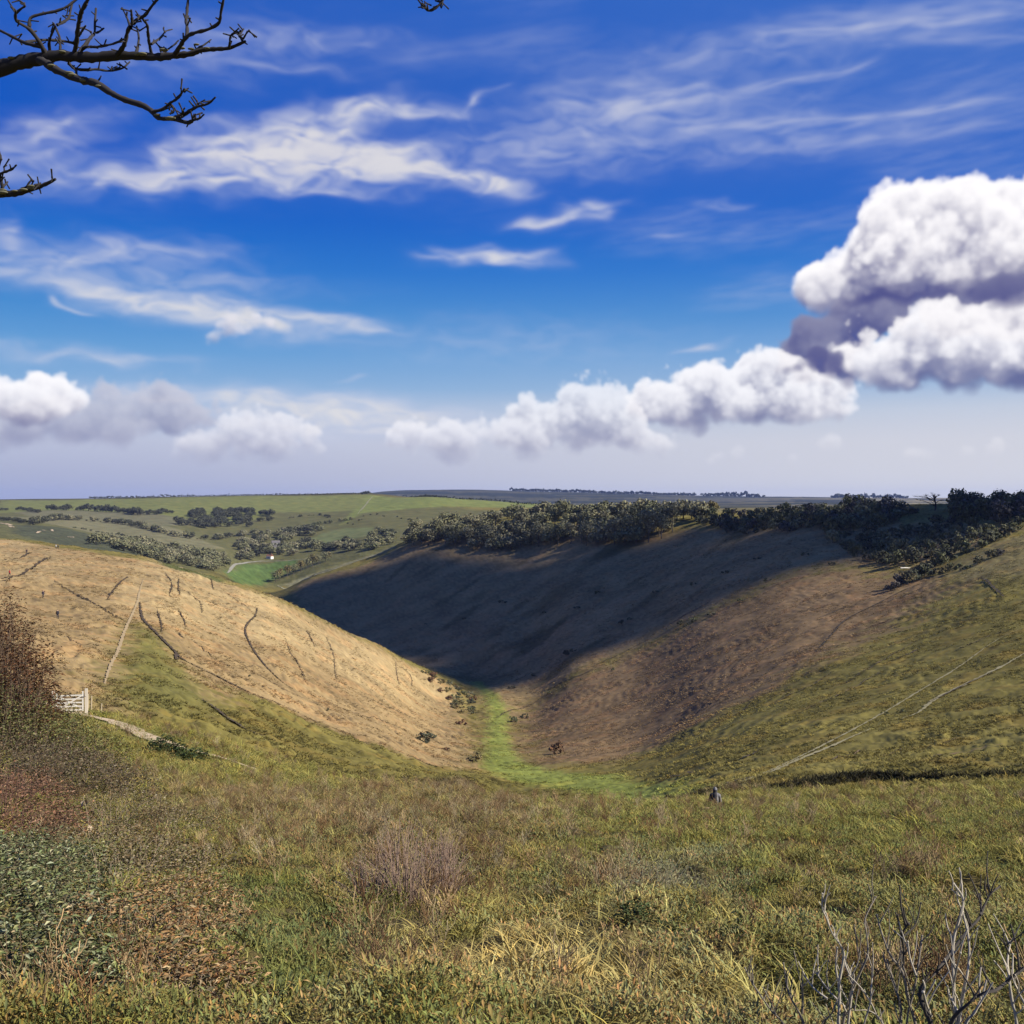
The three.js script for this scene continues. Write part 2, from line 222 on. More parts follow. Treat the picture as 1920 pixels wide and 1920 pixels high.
// ---------------------------------------------------------------- the land: transects walked from the view point, each [bearing x/depth, [depth, height, ...]] in metres
const SURVEY = [
  [-0.7083, [1.2, -1.7, 3.2, -2.2, 6.5, -3.267, 13, -4.825, 20, -6.165, 30, -7.676, 50, -10.44, 80, -13.77, 110, -15.49, 150, -16.42, 220, -16.63, 320, -13.34, 450, -14.07, 600, -21.88, 900, -23.44, 1500, -19.53, 2000, -5.208, 2600, 4.062, 4000, -20.83, 9000, -23.44]],
  [-0.5000, [1.2, -1.7, 3.2, -2.25, 6.5, -3.301, 9, -3.955, 13, -4.962, 20, -6.479, 28, -8.191, 40, -10.03, 60, -12.53, 80, -14.4, 110, -17.21, 150, -19.56, 190, -20.8, 220, -20.07, 250, -18.63, 320, -17.51, 400, -16.26, 440, -16.05, 600, -26.88, 900, -28.13, 1100, -25.78, 1500, -19.53, 2000, -5.208, 2600, 5.416, 4000, -20.83, 9000, -23.44]],
  [-0.4479, [1.2, -1.7, 3.2, -2.3, 6.5, -3.308, 9, -3.979, 13, -4.996, 20, -6.584, 28, -8.337, 40, -10.23, 60, -12.46, 80, -15.03, 110, -18.08, 150, -20.73, 190, -21.79, 225, -21.11, 260, -19.24, 330, -18.06, 400, -17.92, 430, -18.37, 600, -31.26, 900, -31.88, 1100, -28.65, 1500, -19.53, 2000, -5.208, 2500, 6.51, 4000, -20.83, 9000, -23.44]],
  [-0.3958, [1.2, -1.7, 3.2, -2.3, 6.5, -3.318, 9, -4.002, 13, -5.064, 20, -6.689, 28, -8.484, 42, -10.75, 56, -12.42, 75, -15.07, 105, -18.63, 150, -21.91, 200, -22.94, 250, -21.5, 320, -20.01, 400, -19.8, 560, -35.6, 700, -36.47, 900, -37.51, 1200, -37.51, 1500, -27.35, 2000, -5.208, 2400, 8.749, 4000, -20.83, 9000, -23.44]],
  [-0.3437, [1.2, -1.7, 3.2, -2.35, 6.5, -3.328, 9, -4.026, 13, -5.112, 20, -6.815, 28, -8.631, 42, -10.97, 52, -12.35, 75, -16.05, 105, -19.83, 150, -23.47, 200, -25.03, 250, -24.37, 310, -22.94, 390, -23.37, 520, -46.08, 700, -46.69, 900, -49.71, 1100, -46.99, 1350, -36.57, 1700, -19.48, 2050, 0, 2350, 11.01, 4000, -20.83, 9000, -23.44]],
  [-0.2917, [1.2, -1.72, 3.2, -2.35, 6.5, -3.335, 9, -4.05, 13, -5.167, 20, -6.899, 28, -8.924, 42, -11.52, 50, -12.53, 75, -17.23, 110, -22.39, 160, -27.55, 210, -30.12, 260, -30.5, 310, -29.41, 370, -27.58, 500, -49.52, 700, -54.73, 900, -58.63, 1150, -53.93, 1400, -43.76, 1750, -20.05, 2100, 2.187, 2350, 13.46, 4000, -20.83, 9000, -23.44]],
  [-0.2396, [1.2, -1.72, 3.2, -2.35, 6.5, -3.335, 9, -4.05, 13, -5.167, 20, -6.899, 28, -8.924, 42, -12.02, 50, -13.45, 76, -18.65, 115, -25.51, 170, -31.93, 225, -35.21, 275, -35.85, 320, -35.04, 362, -32.83, 460, -62.37, 600, -75.09, 760, -73.29, 850, -74.88, 960, -80.06, 1050, -75.52, 1250, -59.92, 1450, -45.32, 1800, -18.75, 2150, 4.479, 2350, 15.91, 4000, -20.83, 9000, -23.44]],
  [-0.1875, [1.2, -1.72, 3.2, -2.35, 6.5, -3.335, 9, -4.05, 13, -5.167, 20, -6.899, 28, -8.924, 40, -11.93, 50, -14.05, 80, -20.89, 120, -28.82, 180, -37.58, 240, -42.32, 300, -44.28, 340, -43.97, 372, -42.67, 460, -74.39, 560, -81.78, 660, -72.26, 760, -57.43, 810, -56.14, 900, -72.71, 1050, -65.66, 1250, -57.31, 1450, -41.54, 1750, -20.05, 2150, 5.598, 2350, 18.36, 4000, -20.83, 9000, -23.44]],
  [-0.1354, [1.2, -1.72, 3.2, -2.35, 6.5, -3.335, 9, -4.05, 13, -5.167, 20, -6.899, 28, -8.924, 40, -12.08, 50, -14.36, 85, -23.08, 130, -32.58, 200, -44.05, 270, -51.42, 330, -54.23, 360, -54.27, 388, -53.83, 470, -77.23, 530, -80.72, 600, -75.09, 690, -57.54, 770, -43.33, 800, -42.1, 900, -60.04, 1100, -51.58, 1350, -38.68, 1650, -18.91, 2100, 5.468, 2300, 17.97, 3500, -9.114, 6500, 54.16, 9000, 0]],
  [-0.0833, [1.2, -1.72, 3.2, -2.35, 6.5, -3.335, 9, -4.05, 13, -5.167, 20, -6.899, 28, -8.924, 40, -12.2, 48, -14.04, 100, -27.47, 150, -39.16, 220, -52.6, 300, -63.88, 360, -68.57, 408, -67.47, 440, -72.99, 490, -78.73, 545, -73.9, 645, -53.79, 730, -32.33, 790, -23.87, 950, -44.55, 1200, -40.63, 1600, -20.83, 2000, 10.41, 2300, 5.989, 3500, -18.23, 6500, 71.08, 9000, 0]],
  [-0.0417, [1.2, -1.72, 3.2, -2.35, 6.5, -3.335, 9, -4.05, 13, -5.167, 20, -6.899, 28, -8.924, 40, -12.25, 48, -14.19, 100, -27.89, 152, -41.12, 210, -53.18, 280, -65.05, 340, -71.87, 395, -75.23, 432, -77.54, 465, -78.84, 515, -71.18, 615, -52.89, 700, -32.82, 775, -18.17, 920, -28.76, 1250, -35.81, 1600, -20.83, 2000, 4.166, 2300, -2.396, 3500, -18.23, 6500, 74.46, 9000, 0]],
  [-0.0130, [1.2, -1.72, 3.2, -2.35, 6.5, -3.335, 9, -4.05, 13, -5.167, 20, -6.899, 28, -8.924, 40, -12.33, 48, -14.34, 80, -24.87, 120, -35.86, 158, -43.74, 195, -50.91, 255, -61.51, 320, -70.15, 355, -72.25, 395, -74.61, 425, -76.28, 450, -76.06, 500, -67.8, 600, -50.04, 680, -32.6, 760, -13.86, 900, -15, 1200, -21.88, 1600, -18.33, 2000, 0, 2300, -5.989, 3500, -18.23, 6500, 71.08, 9000, 0]],
  [0.0208, [1.2, -1.72, 3.2, -2.35, 6.5, -3.335, 9, -4.05, 13, -5.167, 20, -6.899, 28, -8.924, 40, -12.33, 48, -14.39, 80, -25.08, 120, -36.05, 152, -42.71, 190, -50.11, 245, -60.12, 310, -69.26, 350, -72.15, 390, -73.26, 480, -65.08, 575, -47.95, 660, -30.95, 740, -11.56, 900, -12.19, 1200, -18.75, 1600, -16.67, 2000, -4.166, 2300, -9.583, 3500, -18.23, 6500, 64.31, 9000, 0]],
  [0.0625, [1.2, -1.72, 3.2, -2.35, 6.5, -3.335, 9, -4.05, 13, -5.167, 20, -6.899, 28, -8.924, 40, -12.35, 48, -14.44, 80, -25.08, 115, -34.54, 142, -40.05, 165, -45.24, 190, -49.61, 240, -57.64, 305, -63.99, 345, -64.81, 438, -59.39, 530, -44.2, 620, -29.07, 700, -12.03, 850, -10.18, 1200, -17.5, 1600, -16.67, 2000, -10.42, 2300, -13.18, 3500, -14.58, 6500, 57.54, 9000, 0]],
  [0.1250, [1.2, -1.72, 3.2, -2.35, 6.5, -3.335, 9, -4.05, 13, -5.167, 20, -6.899, 28, -8.924, 40, -12.35, 48, -14.47, 75, -23.12, 105, -31.16, 130, -36.67, 160, -42.61, 215, -51.63, 305, -57.29, 395, -53.56, 485, -40.45, 570, -26.73, 650, -11.51, 800, -8.333, 1200, -17.5, 1600, -18.33, 2000, -18.75, 2500, -16.93, 3500, -14.58, 6500, 47.39, 9000, 0]],
  [0.2031, [1.2, -1.72, 3.2, -2.35, 6.5, -3.335, 9, -4.05, 13, -5.167, 20, -6.899, 28, -8.924, 42, -12.95, 52, -15.62, 62, -18.23, 75, -21.39, 90, -24.91, 115, -30.03, 150, -36.02, 235, -44.14, 320, -43.39, 410, -34.19, 490, -22.98, 570, -10.99, 650, -7.448, 900, -13.13, 1600, -18.33, 2500, -15.62, 4500, -2.344, 6500, 33.85, 9000, 0]],
  [0.2812, [1.2, -1.72, 3.2, -2.35, 6.5, -3.335, 9, -4.05, 13, -5.167, 20, -6.899, 28, -8.924, 42, -12.86, 55, -16.29, 68, -19.32, 80, -21.73, 120, -28.82, 185, -34.75, 265, -35.93, 350, -29.19, 430, -17.92, 500, -8.594, 580, -6.042, 900, -12.19, 1600, -18.33, 2500, -14.32, 4500, 0, 6500, 27.08, 9000, 0]],
  [0.3854, [1.2, -1.72, 3.2, -2.35, 6.5, -3.335, 9, -4.05, 13, -5.167, 20, -6.899, 28, -8.924, 42, -12.77, 58, -16.97, 74, -20.64, 82, -21.84, 106, -25.46, 152, -28.55, 217, -29.42, 302, -25.19, 385, -16.45, 450, -5.86, 500, -2.083, 560, -2.333, 900, -7.031, 1600, -16.67, 2500, -14.32, 4500, 0, 6500, 20.31, 9000, 0]],
  [0.5000, [1.2, -1.72, 3.2, -2.35, 6.5, -3.335, 9, -4.05, 13, -5.167, 20, -6.899, 28, -8.924, 40, -11.95, 58, -16.51, 70, -19.23, 92, -22.09, 130, -24.42, 175, -23.73, 235, -19.6, 275, -15.76, 330, -10.31, 380, -4.948, 430, -1.792, 520, -1.354, 900, -4.687, 1600, -16.67, 2500, -14.32, 4500, 0, 6500, 16.92, 9000, 0]],
  [0.6979, [1.2, -1.72, 3.2, -2.35, 6.5, -3.335, 9, -4.05, 13, -5.167, 20, -6.899, 28, -8.924, 40, -11.91, 56, -15.74, 80, -19.21, 105, -19.72, 140, -18.98, 185, -15.43, 250, -7.814, 320, -1.667, 420, 0, 600, 0, 1600, -4.166, 4500, 0, 9000, 9.374]],
];
const transects = SURVEY.map(([b, k]) => {
  const xs = [], ys = [];
  for (let i = 0; i < k.length; i += 2) { xs.push(Math.log(k[i])); ys.push(k[i + 1] / k[i]); }
  const n = xs.length, m = new Array(n).fill(0), dl = xs.slice(1).map((x, i) => (ys[i + 1] - ys[i]) / (x - xs[i]));
  for (let i = 1; i < n - 1; i++) if (dl[i - 1] * dl[i] > 0) { const h0 = xs[i] - xs[i - 1], h1 = xs[i + 1] - xs[i], w1 = 2 * h1 + h0, w2 = h1 + 2 * h0; m[i] = (w1 + w2) / (w1 / dl[i - 1] + w2 / dl[i]); }
  m[0] = dl[0]; m[n - 1] = dl[n - 2];
  return { b, xs, ys, m };
});
function along(t, x) {
  const { xs, ys, m } = t, n = xs.length; x = clamp(x, xs[0], xs[n - 1]);
  let i = 0, j = n - 2; while (i < j) { const k = (i + j + 1) >> 1; if (xs[k] <= x) i = k; else j = k - 1; }
  const h = xs[i + 1] - xs[i], s = (x - xs[i]) / h, s2 = s * s, s3 = s2 * s;
  return (2 * s3 - 3 * s2 + 1) * ys[i] + (s3 - 2 * s2 + s) * h * m[i] + (-2 * s3 + 3 * s2) * ys[i + 1] + (s3 - s2) * h * m[i + 1];
}
const NT = transects.length, AC = THREE.MathUtils.degToRad(62);
function land(x, z) {                                                  // the broad form
  const r = Math.hypot(x, z), a = Math.atan2(x, -z), ac = clamp(a, -AC, AC), d = Math.max(r * Math.cos(ac), 0.5);
  const b = clamp(Math.tan(ac), transects[0].b, transects[NT - 1].b), L = Math.log(d);
  let i = 0; while (i < NT - 2 && transects[i + 1].b < b) i++;
  const T = (j) => transects[clamp(j, 0, NT - 1)], p1 = along(T(i), L), p2 = along(T(i + 1), L), b1 = T(i).b, b2 = T(i + 1).b;
  const m1 = i > 0 ? (p2 - along(T(i - 1), L)) / (b2 - T(i - 1).b) : (p2 - p1) / (b2 - b1), m2 = i + 2 < NT ? (along(T(i + 2), L) - p1) / (T(i + 2).b - b1) : (p2 - p1) / (b2 - b1);
  const w = b2 - b1, s = (b - b1) / w, s2 = s * s, s3 = s2 * s;
  const h = ((2 * s3 - 3 * s2 + 1) * p1 + (s3 - 2 * s2 + s) * w * m1 + (-2 * s3 + 3 * s2) * p2 + (s3 - s2) * w * m2) * d;
  const back = step01(1.3, 2.2, Math.abs(a));
  const foot = step01(1.2, 3.5, r);
  return lerp(lerp(-1.72 - 0.1 * r, h, foot), -1.65 - 0.02 * r * (a < 0 ? 1 : -0.3), back);
}
// lines on which people walk lie smooth in the ground
const chalkLine = [[-31.79, -67.68], [-29.11, -65.23], [-25.75, -60.92], [-24.11, -60.78], [-21.16, -57.09], [-18.11, -52.57], [-16.05, -50.4], [-14.58, -49.88], [-13.75, -50.64], [-12.8, -51.08]];
const paleTracks = [
  [[[15.07, -73.98], [20.97, -87.3], [27.41, -100.9], [37.53, -119.8], [47.63, -134.2], [59.2, -149.3], [72.32, -165.0], [87.75, -182.9], [93.38, -186.5]], 0.5], [[[17.43, -78.54], [22.4, -89.36], [28.91, -102.5], [35.71, -114.0], [40.39, -120.9], [43.78, -124.8]], 0.75], [[[49.04, -128.7], [52.09, -131.3], [58.85, -141.0], [66.25, -147.6], [74.45, -155.1], [82.4, -162.9]], 0.9],
  [[[-105.0, -291.9], [-93.63, -257.3], [-85.86, -234.6], [-76.79, -206.0], [-67.71, -178.3], [-58.81, -152.8], [-48.67, -123.6], [-38.71, -96.98]], 0.7], [[[-127.4, -370.5], [-258.6, -800.3], [-110.1, -364.1], [-100.3, -349.8]], 1.1],
];
const nearLine = (p, x, z) => { let best = 1e9; for (let i = 0; i < p.length - 1; i++) { const [xi, zi] = p[i], [xj, zj] = p[i + 1], ex = xj - xi, ez = zj - zi, t = clamp(((x - xi) * ex + (z - zi) * ez) / (ex * ex + ez * ez)), d = Math.hypot(x - xi - t * ex, z - zi - t * ez); if (d < best) best = d; } return best; };
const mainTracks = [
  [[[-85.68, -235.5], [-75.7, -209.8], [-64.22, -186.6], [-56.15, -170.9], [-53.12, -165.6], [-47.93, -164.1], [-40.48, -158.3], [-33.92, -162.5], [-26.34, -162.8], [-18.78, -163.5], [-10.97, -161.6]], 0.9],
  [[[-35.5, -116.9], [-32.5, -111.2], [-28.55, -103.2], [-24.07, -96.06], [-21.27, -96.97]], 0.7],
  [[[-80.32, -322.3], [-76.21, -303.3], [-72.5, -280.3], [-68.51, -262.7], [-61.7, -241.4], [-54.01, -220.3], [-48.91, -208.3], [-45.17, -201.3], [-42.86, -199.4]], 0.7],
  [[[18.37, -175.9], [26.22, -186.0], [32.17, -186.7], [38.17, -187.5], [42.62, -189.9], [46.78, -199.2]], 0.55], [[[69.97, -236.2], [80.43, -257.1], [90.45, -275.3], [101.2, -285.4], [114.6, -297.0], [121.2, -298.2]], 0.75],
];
const ledge = [[13.89, -93.31], [12.96, -72.95], [13.39, -65.7], [15.72, -65.4], [19.62, -69.55], [23.73, -74.48], [27.63, -77.8], [29.72, -76.88], [31.34, -75], [33.36, -73.41], [36.58, -72.21]];
const walked = [...mainTracks, [ledge, 1], [chalkLine, 2.4], ...paleTracks.map(([p, w]) => [p, w * 1.6])].map(([p, w]) => ({ p, w, b: p.reduce((a, [x, z]) => [Math.min(a[0], x), Math.max(a[1], x), Math.min(a[2], z), Math.max(a[3], z)], [1e9, -1e9, 1e9, -1e9]) }));
function smoothed(x, z) { let k = 1; for (const { p, w, b } of walked) { if (x < b[0] - 5 || x > b[1] + 5 || z < b[2] - 5 || z > b[3] + 5) continue; k = Math.min(k, step01(w * 0.6, w * 0.6 + 2.5, nearLine(p, x, z))); } return k; }
function ledgeRise(x, z) {                                                // a turf bank: the ground steps up behind the line
  if (x < ledge[0][0] - 4 || x > 45 || z > -38 || z < -100) return 0;
  let best = 1e9, side = 1, t0 = 0;
  for (let i = 0; i < ledge.length - 1; i++) { const [xi, zi] = ledge[i], [xj, zj] = ledge[i + 1], ex = xj - xi, ez = zj - zi, l = ex * ex + ez * ez, t = clamp(((x - xi) * ex + (z - zi) * ez) / l), d = Math.hypot(x - xi - t * ex, z - zi - t * ez); if (d < best) { best = d; side = ex * (z - zi) - ez * (x - xi) < 0 ? 1 : -1; t0 = (i + t) / (ledge.length - 1); } }
  const q = best * side; return 0.45 * step01(-0.5, 0.5, q) * (1 - step01(3, 14, q)) * step01(0, 0.15, t0);
}
// sheep-worn steps along the contours, hummocks and tussocks
const far01 = (r) => step01(40, 90, r) * (1 - step01(1000, 1600, r));
function relief(x, z, h, r) {
  let e = 0;
  if (r < 1800) {
    const k = far01(r);
    if (k > 0) {
      const wob = fbm(x * 0.012, z * 0.012, 3) * 3.2 + fbm(x * 0.06, z * 0.06, 2) * 0.9, ph = (h * 0.85 + wob), f = ph - Math.floor(ph), gap = step01(-0.25, 0.35, n2b(x * 0.03, z * 0.03));
      e += k * gap * lerp(0.5, 0.24, step01(-0.05, 0.12, x / r)) * (f < 0.72 ? f / 0.72 : (1 - f) / 0.28);
      e += k * (0.7 * fbm(x * 0.018, z * 0.018, 3) + 0.3 * fbm(x * 0.11, z * 0.11, 3)) + k * (1 - step01(300, 700, r)) * lerp(1, 0.35, step01(-0.05, 0.12, x / r)) * (0.22 * (1 - 2 * Math.abs(n2(x * 0.16, z * 0.3))) + 0.14 * n2b(x * 0.5, z * 0.5));
    }
    e += (1 - step01(70, 220, r)) * step01(1, 6, r) * (0.34 * fbm(x * 0.3, z * 0.3, 3) + 0.2 * fbm(x * 1.1, z * 1.1, 2));
  } else e += 5 * fbm(x * 0.0012, z * 0.0012, 3);
  return r < 600 ? e * lerp(0.12, 1, smoothed(x, z)) : e;
}
function ground(x, z) { const h = land(x, z); return h + relief(x, z, h, Math.hypot(x, z)) + ledgeRise(x, z); }

// patches of different sward, as outlines on the map: colour, width of the ragged border in metres
const sward = [];
const patch = (outline, color, edge = 4, amount = 1, rag = 1) => {
  const b = [1e9, -1e9, 1e9, -1e9];
  for (const [x, z] of outline) { b[0] = Math.min(b[0], x); b[1] = Math.max(b[1], x); b[2] = Math.min(b[2], z); b[3] = Math.max(b[3], z); }
  sward.push({ outline, color, edge, amount, rag, b });
};
const OLIVE = [0.14, 0.118, 0.033], STRAW = [0.33, 0.25, 0.125], BROWN = [0.24, 0.17, 0.08], RUSSET = [0.16, 0.108, 0.055], LUSH = [0.165, 0.185, 0.042], DEEP = [0.21, 0.15, 0.07], PASTURE = [0.13, 0.15, 0.04], STUBBLE = [0.135, 0.128, 0.066], CHALK = [0.5, 0.42, 0.3], WOOD = [0.03, 0.035, 0.02];
// thatch and soil under the near bank growth, colour darkened to deepen shaded gaps
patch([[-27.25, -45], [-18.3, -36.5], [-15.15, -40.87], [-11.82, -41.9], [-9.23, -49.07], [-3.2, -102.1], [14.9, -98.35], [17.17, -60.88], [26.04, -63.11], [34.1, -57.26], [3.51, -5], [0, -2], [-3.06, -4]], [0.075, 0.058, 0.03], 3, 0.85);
// left hill
patch([[-487.6, -843.1], [-211.6, -423.1], [-179.2, -399.8], [-143.4, -362.2], [-123.5, -359.1], [-101.8, -348.7], [-82.93, -345.8], [-67.57, -359.9], [-51.02, -376.2], [-33.07, -396.2], [-23.34, -406.6], [-17.17, -357.6], [-12.03, -288.1], [-5.97, -190.4], [-10.42, -166.2], [-20.49, -151.0], [-32.56, -156.0], [-40.25, -151.2], [-36.5, -120.6], [-50.74, -154.4], [-73.43, -201.7], [-72.13, -192.1], [-50, -128.6], [-28.52, -71.44], [-26.17, -60.42], [-31.61, -63.09], [-34.89, -60.23]], BROWN, 5);
patch([[-91.01, -239.1], [-263.5, -802.6], [-97.06, -344.8], [-66.5, -354.2], [-50.23, -370.4], [-32.41, -388.2], [-23.88, -381.3], [-37.42, -275.8], [-52.68, -280.5], [-63.92, -255.3], [-72.14, -219.6]], STRAW, 9, 0.55);
patch([[-462.3, -799.4], [-207.5, -414.9], [-174.4, -389.1], [-129.5, -303.1], [-115.9, -247.1], [-129.2, -223.3]], STRAW, 8, 0.4);
patch([[-70.12, -193.5], [-62.75, -182.3], [-49.56, -152.0], [-36.19, -120.6], [-28.28, -86.02], [-28.98, -77.13], [-36.08, -92.81]], [0.125, 0.115, 0.034], 2.5, 0.9);
patch([[-129.3, -376.0], [-254.9, -815.2], [-99.75, -354.4], [-100.6, -347.8], [-109.5, -350.2], [-119.8, -353.6]], [0.07, 0.085, 0.025], 2, 0.9);
// floor of the dry valley
// right slope
patch([[-1.8, -343.9], [7.68, -367.8], [37.33, -376.6], [66.36, -374.3], [88.45, -368.9], [105.8, -375.8], [118.6, -355.6], [126.9, -320.5], [118.9, -271.5], [106.3, -261.4], [75.86, -227.3], [50.18, -204.6], [30.31, -200.2], [17.23, -194.1], [5.13, -196.4], [0.25, -241.4]], RUSSET, 13);
patch([[-3.94, -343.2], [-18.18, -435.6], [-38.78, -464.6], [-51.71, -381.3], [-69.43, -369.9], [-86.74, -354.0], [-163.3, -783.1], [-118.0, -754.6], [-79.66, -764.4], [-42.93, -749.1], [14.76, -708.3], [78.11, -624.7], [119.4, -520.9], [148.0, -443.8], [178.8, -408.7], [167.3, -341.6], [138.6, -332.4], [121.3, -363.6], [107.3, -381.4], [86.07, -375.2], [67.48, -380.6], [38.04, -383.8], [7.87, -377.0]], DEEP, 8);
patch([[158.2, -330.0], [166.5, -319.6], [169.3, -298.2], [121.7, -214.2], [124.5, -254.0], [120.9, -276.1], [129.6, -310.9]], [0.17, 0.14, 0.06], 6, 0.8);
{
  const r = rng(515), rough = sward[sward.length - 2];
  for (let i = 0; i < 170; i++) {                                     // scrubby and bare blotches, drawn out along the contours
    const b = lerp(-0.16, 0.34, r()), d = lerp(380, 740, r()), x = b * d, z = -d; if (inside(rough, x, z) < 8) continue;
    const w = 3 + 10 * r() * r(), l = w * (1.5 + 2 * r()), a = 0.7 + 0.4 * r(), o = []; for (let k = 0; k < 9; k++) { const q = (k / 9) * 6.283, u = Math.cos(q) * l * (0.7 + 0.6 * r()), v = Math.sin(q) * w * (0.7 + 0.6 * r()); o.push([x + u * Math.cos(a) - v * Math.sin(a), z - u * Math.sin(a) - v * Math.cos(a)]); }
    patch(o, r() < 0.6 ? [0.07, 0.06, 0.024] : [0.27, 0.18, 0.085], 2.2, 0.35 + 0.4 * r());
  }
}
patch([[-18.42, -441.3], [-13.06, -417.1], [-9.63, -384.4], [-7.88, -351.0], [-7.19, -320.5], [-6.68, -266.5], [-5.96, -196.9], [-0.87, -166.0], [5.51, -150.8], [11.43, -128.7], [15.05, -99.33], [15.56, -80.5], [19.28, -111.8], [16.44, -165.7], [6.85, -187.5], [2.26, -216.1], [-0.27, -260.4], [-1.6, -307.0], [-1.43, -341.9], [-3.1, -371.3], [-7.45, -407.8], [-13.77, -439.8]], LUSH, 2.2);
// fields beyond
patch([[-362.7, -600.0], [-300.1, -600.0], [-260.1, -640.0], [-229.8, -700.0], [-238.5, -880.0], [-220.2, -960.0], [-103.2, -900.0], [-100.0, -960.0], [-34.38, -1100.0], [33.34, -1600.0], [-258.8, -1911.4], [-497.9, -2078.4], [-704.6, -2050.0], [-1000.0, -2000.0], [-1208.3, -2000.0]], [0.092, 0.09, 0.034], 20);
patch([[-782.6, -1565.1], [-691.7, -1747.4], [-530.4, -1616.4], [-432.9, -1538.9], [-412.3, -1799.0], [-236.3, -1744.9], [-55.14, -1764.6], [36.76, -1764.5], [-109.9, -1918.7], [-299.2, -2210.0], [-539.5, -2252.1], [-755.2, -2197.1], [-1113.3, -2226.7]], [0.125, 0.135, 0.04], 14);
patch([[-248.5, -1490.5], [-243.4, -1668.8], [-91.05, -1748.2], [36.76, -1764.5], [128.1, -1756.6], [0, -4447.9], [-142.5, -1954.2], [-310.7, -2209.7]], [0.135, 0.155, 0.042], 6);
patch([[-716.6, -1433.0], [-535.5, -1181.5], [-425.1, -1117.7], [-358.4, -1091.7], [-332.6, -1181.9], [-460.9, -1404.2], [-593.8, -1499.9], [-615.3, -1357.7]], STUBBLE, 6);
patch([[-775.6, -1601.1], [-743.8, -1763.0], [-628.1, -1722.6], [-445.6, -1527.4], [-488.6, -1421.1], [-618.0, -1464.8], [-647.3, -1380.7]], [0.12, 0.115, 0.06], 6);
patch([[-537.7, -1110.0], [-496.6, -1134.7], [-395.0, -1024.6], [-327.0, -950.9], [-157.1, -396.8], [-357.4, -788.5], [-446.5, -911.8]], [0.06, 0.065, 0.034], 6);
patch([[-254.0, -902.3], [-287.8, -1093.7], [-264.6, -1153.9], [-239.6, -1149.3], [-232.4, -1061.9], [-239.4, -998.4], [-219.2, -808.7]], [0.075, 0.115, 0.032], 4);
patch([[-266.2, -1362.4], [-259.3, -1422.1], [-232.6, -1440.3], [-189.4, -1398.3], [-180.5, -1283.1], [-213.3, -1279.6], [-249.0, -1291.8]], [0.11, 0.125, 0.05], 4);
patch([[-220.5, -983.6], [-148.8, -793.0], [-114.9, -787.4], [-90.98, -776.0], [-89.5, -780.8], [-142.3, -1050.6], [-188.2, -1003.3], [-223.7, -975.6]], [0.18, 0.17, 0.09], 3);
function inside(s, x, z) {                                             // metres inside the outline (negative: outside)
  const p = s.outline; let within = false, best = 1e18;
  for (let i = 0, j = p.length - 1; i < p.length; j = i++) {
    const [xi, zi] = p[i], [xj, zj] = p[j];
    if ((zi > z) !== (zj > z) && x < ((xj - xi) * (z - zi)) / (zj - zi) + xi) within = !within;
    const ex = xj - xi, ez = zj - zi, t = clamp(((x - xi) * ex + (z - zi) * ez) / (ex * ex + ez * ez || 1)), dx = x - xi - t * ex, dz = z - zi - t * ez, d = dx * dx + dz * dz;
    if (d < best) best = d;
  }
  return (within ? 1 : -1) * Math.sqrt(best);
}
const tmp = [0, 0, 0];
function swardColor(x, z, r) {
  let c0 = OLIVE[0], c1 = OLIVE[1], c2 = OLIVE[2];
  if (r > 1900) { const t = step01(1900, 2600, r), p = step01(-0.1, 0.25, n2(x * 0.0011, z * 0.0022) + 0.4 * n2(x * 0.004, z * 0.008)); const far = mix3([0.022, 0.026, 0.016], [0.17, 0.15, 0.085], step01(0.3, 0.8, p) * lerp(0.25, 1, step01(0.18, 0.36, x / r)) ); c0 = lerp(c0, far[0], t); c1 = lerp(c1, far[1], t); c2 = lerp(c2, far[2], t); }
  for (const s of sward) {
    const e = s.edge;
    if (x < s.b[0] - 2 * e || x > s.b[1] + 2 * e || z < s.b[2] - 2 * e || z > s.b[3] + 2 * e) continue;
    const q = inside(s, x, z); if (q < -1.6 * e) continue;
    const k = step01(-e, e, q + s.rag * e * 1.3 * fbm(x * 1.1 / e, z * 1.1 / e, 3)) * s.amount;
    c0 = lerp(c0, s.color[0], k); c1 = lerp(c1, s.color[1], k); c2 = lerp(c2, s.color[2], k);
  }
  // blotches of drier and greener growth, and a fine mottling
  const big = fbm(x * 0.03, z * 0.03, 3), fine = n2b(x * 0.35, z * 0.35) * 0.5 + n2(x * 1.1, z * 1.1) * 0.5, dry = step01(0.05, 0.45, fbm(x * 0.07 + 50, z * 0.07, 3));
  const k = 1 + 0.35 * big + (r < 1200 ? 0.38 * fine : 0);
  tmp[0] = c0 * k * (1 + 0.16 * dry); tmp[1] = c1 * k * (1 + 0.05 * dry); tmp[2] = c2 * k;
  return tmp;
}
const grassSkin = new THREE.MeshStandardMaterial({ vertexColors: true, roughness: 1, metalness: 0 });
grassSkin.name = 'sward';
grassSkin.specularIntensity = 0.15;
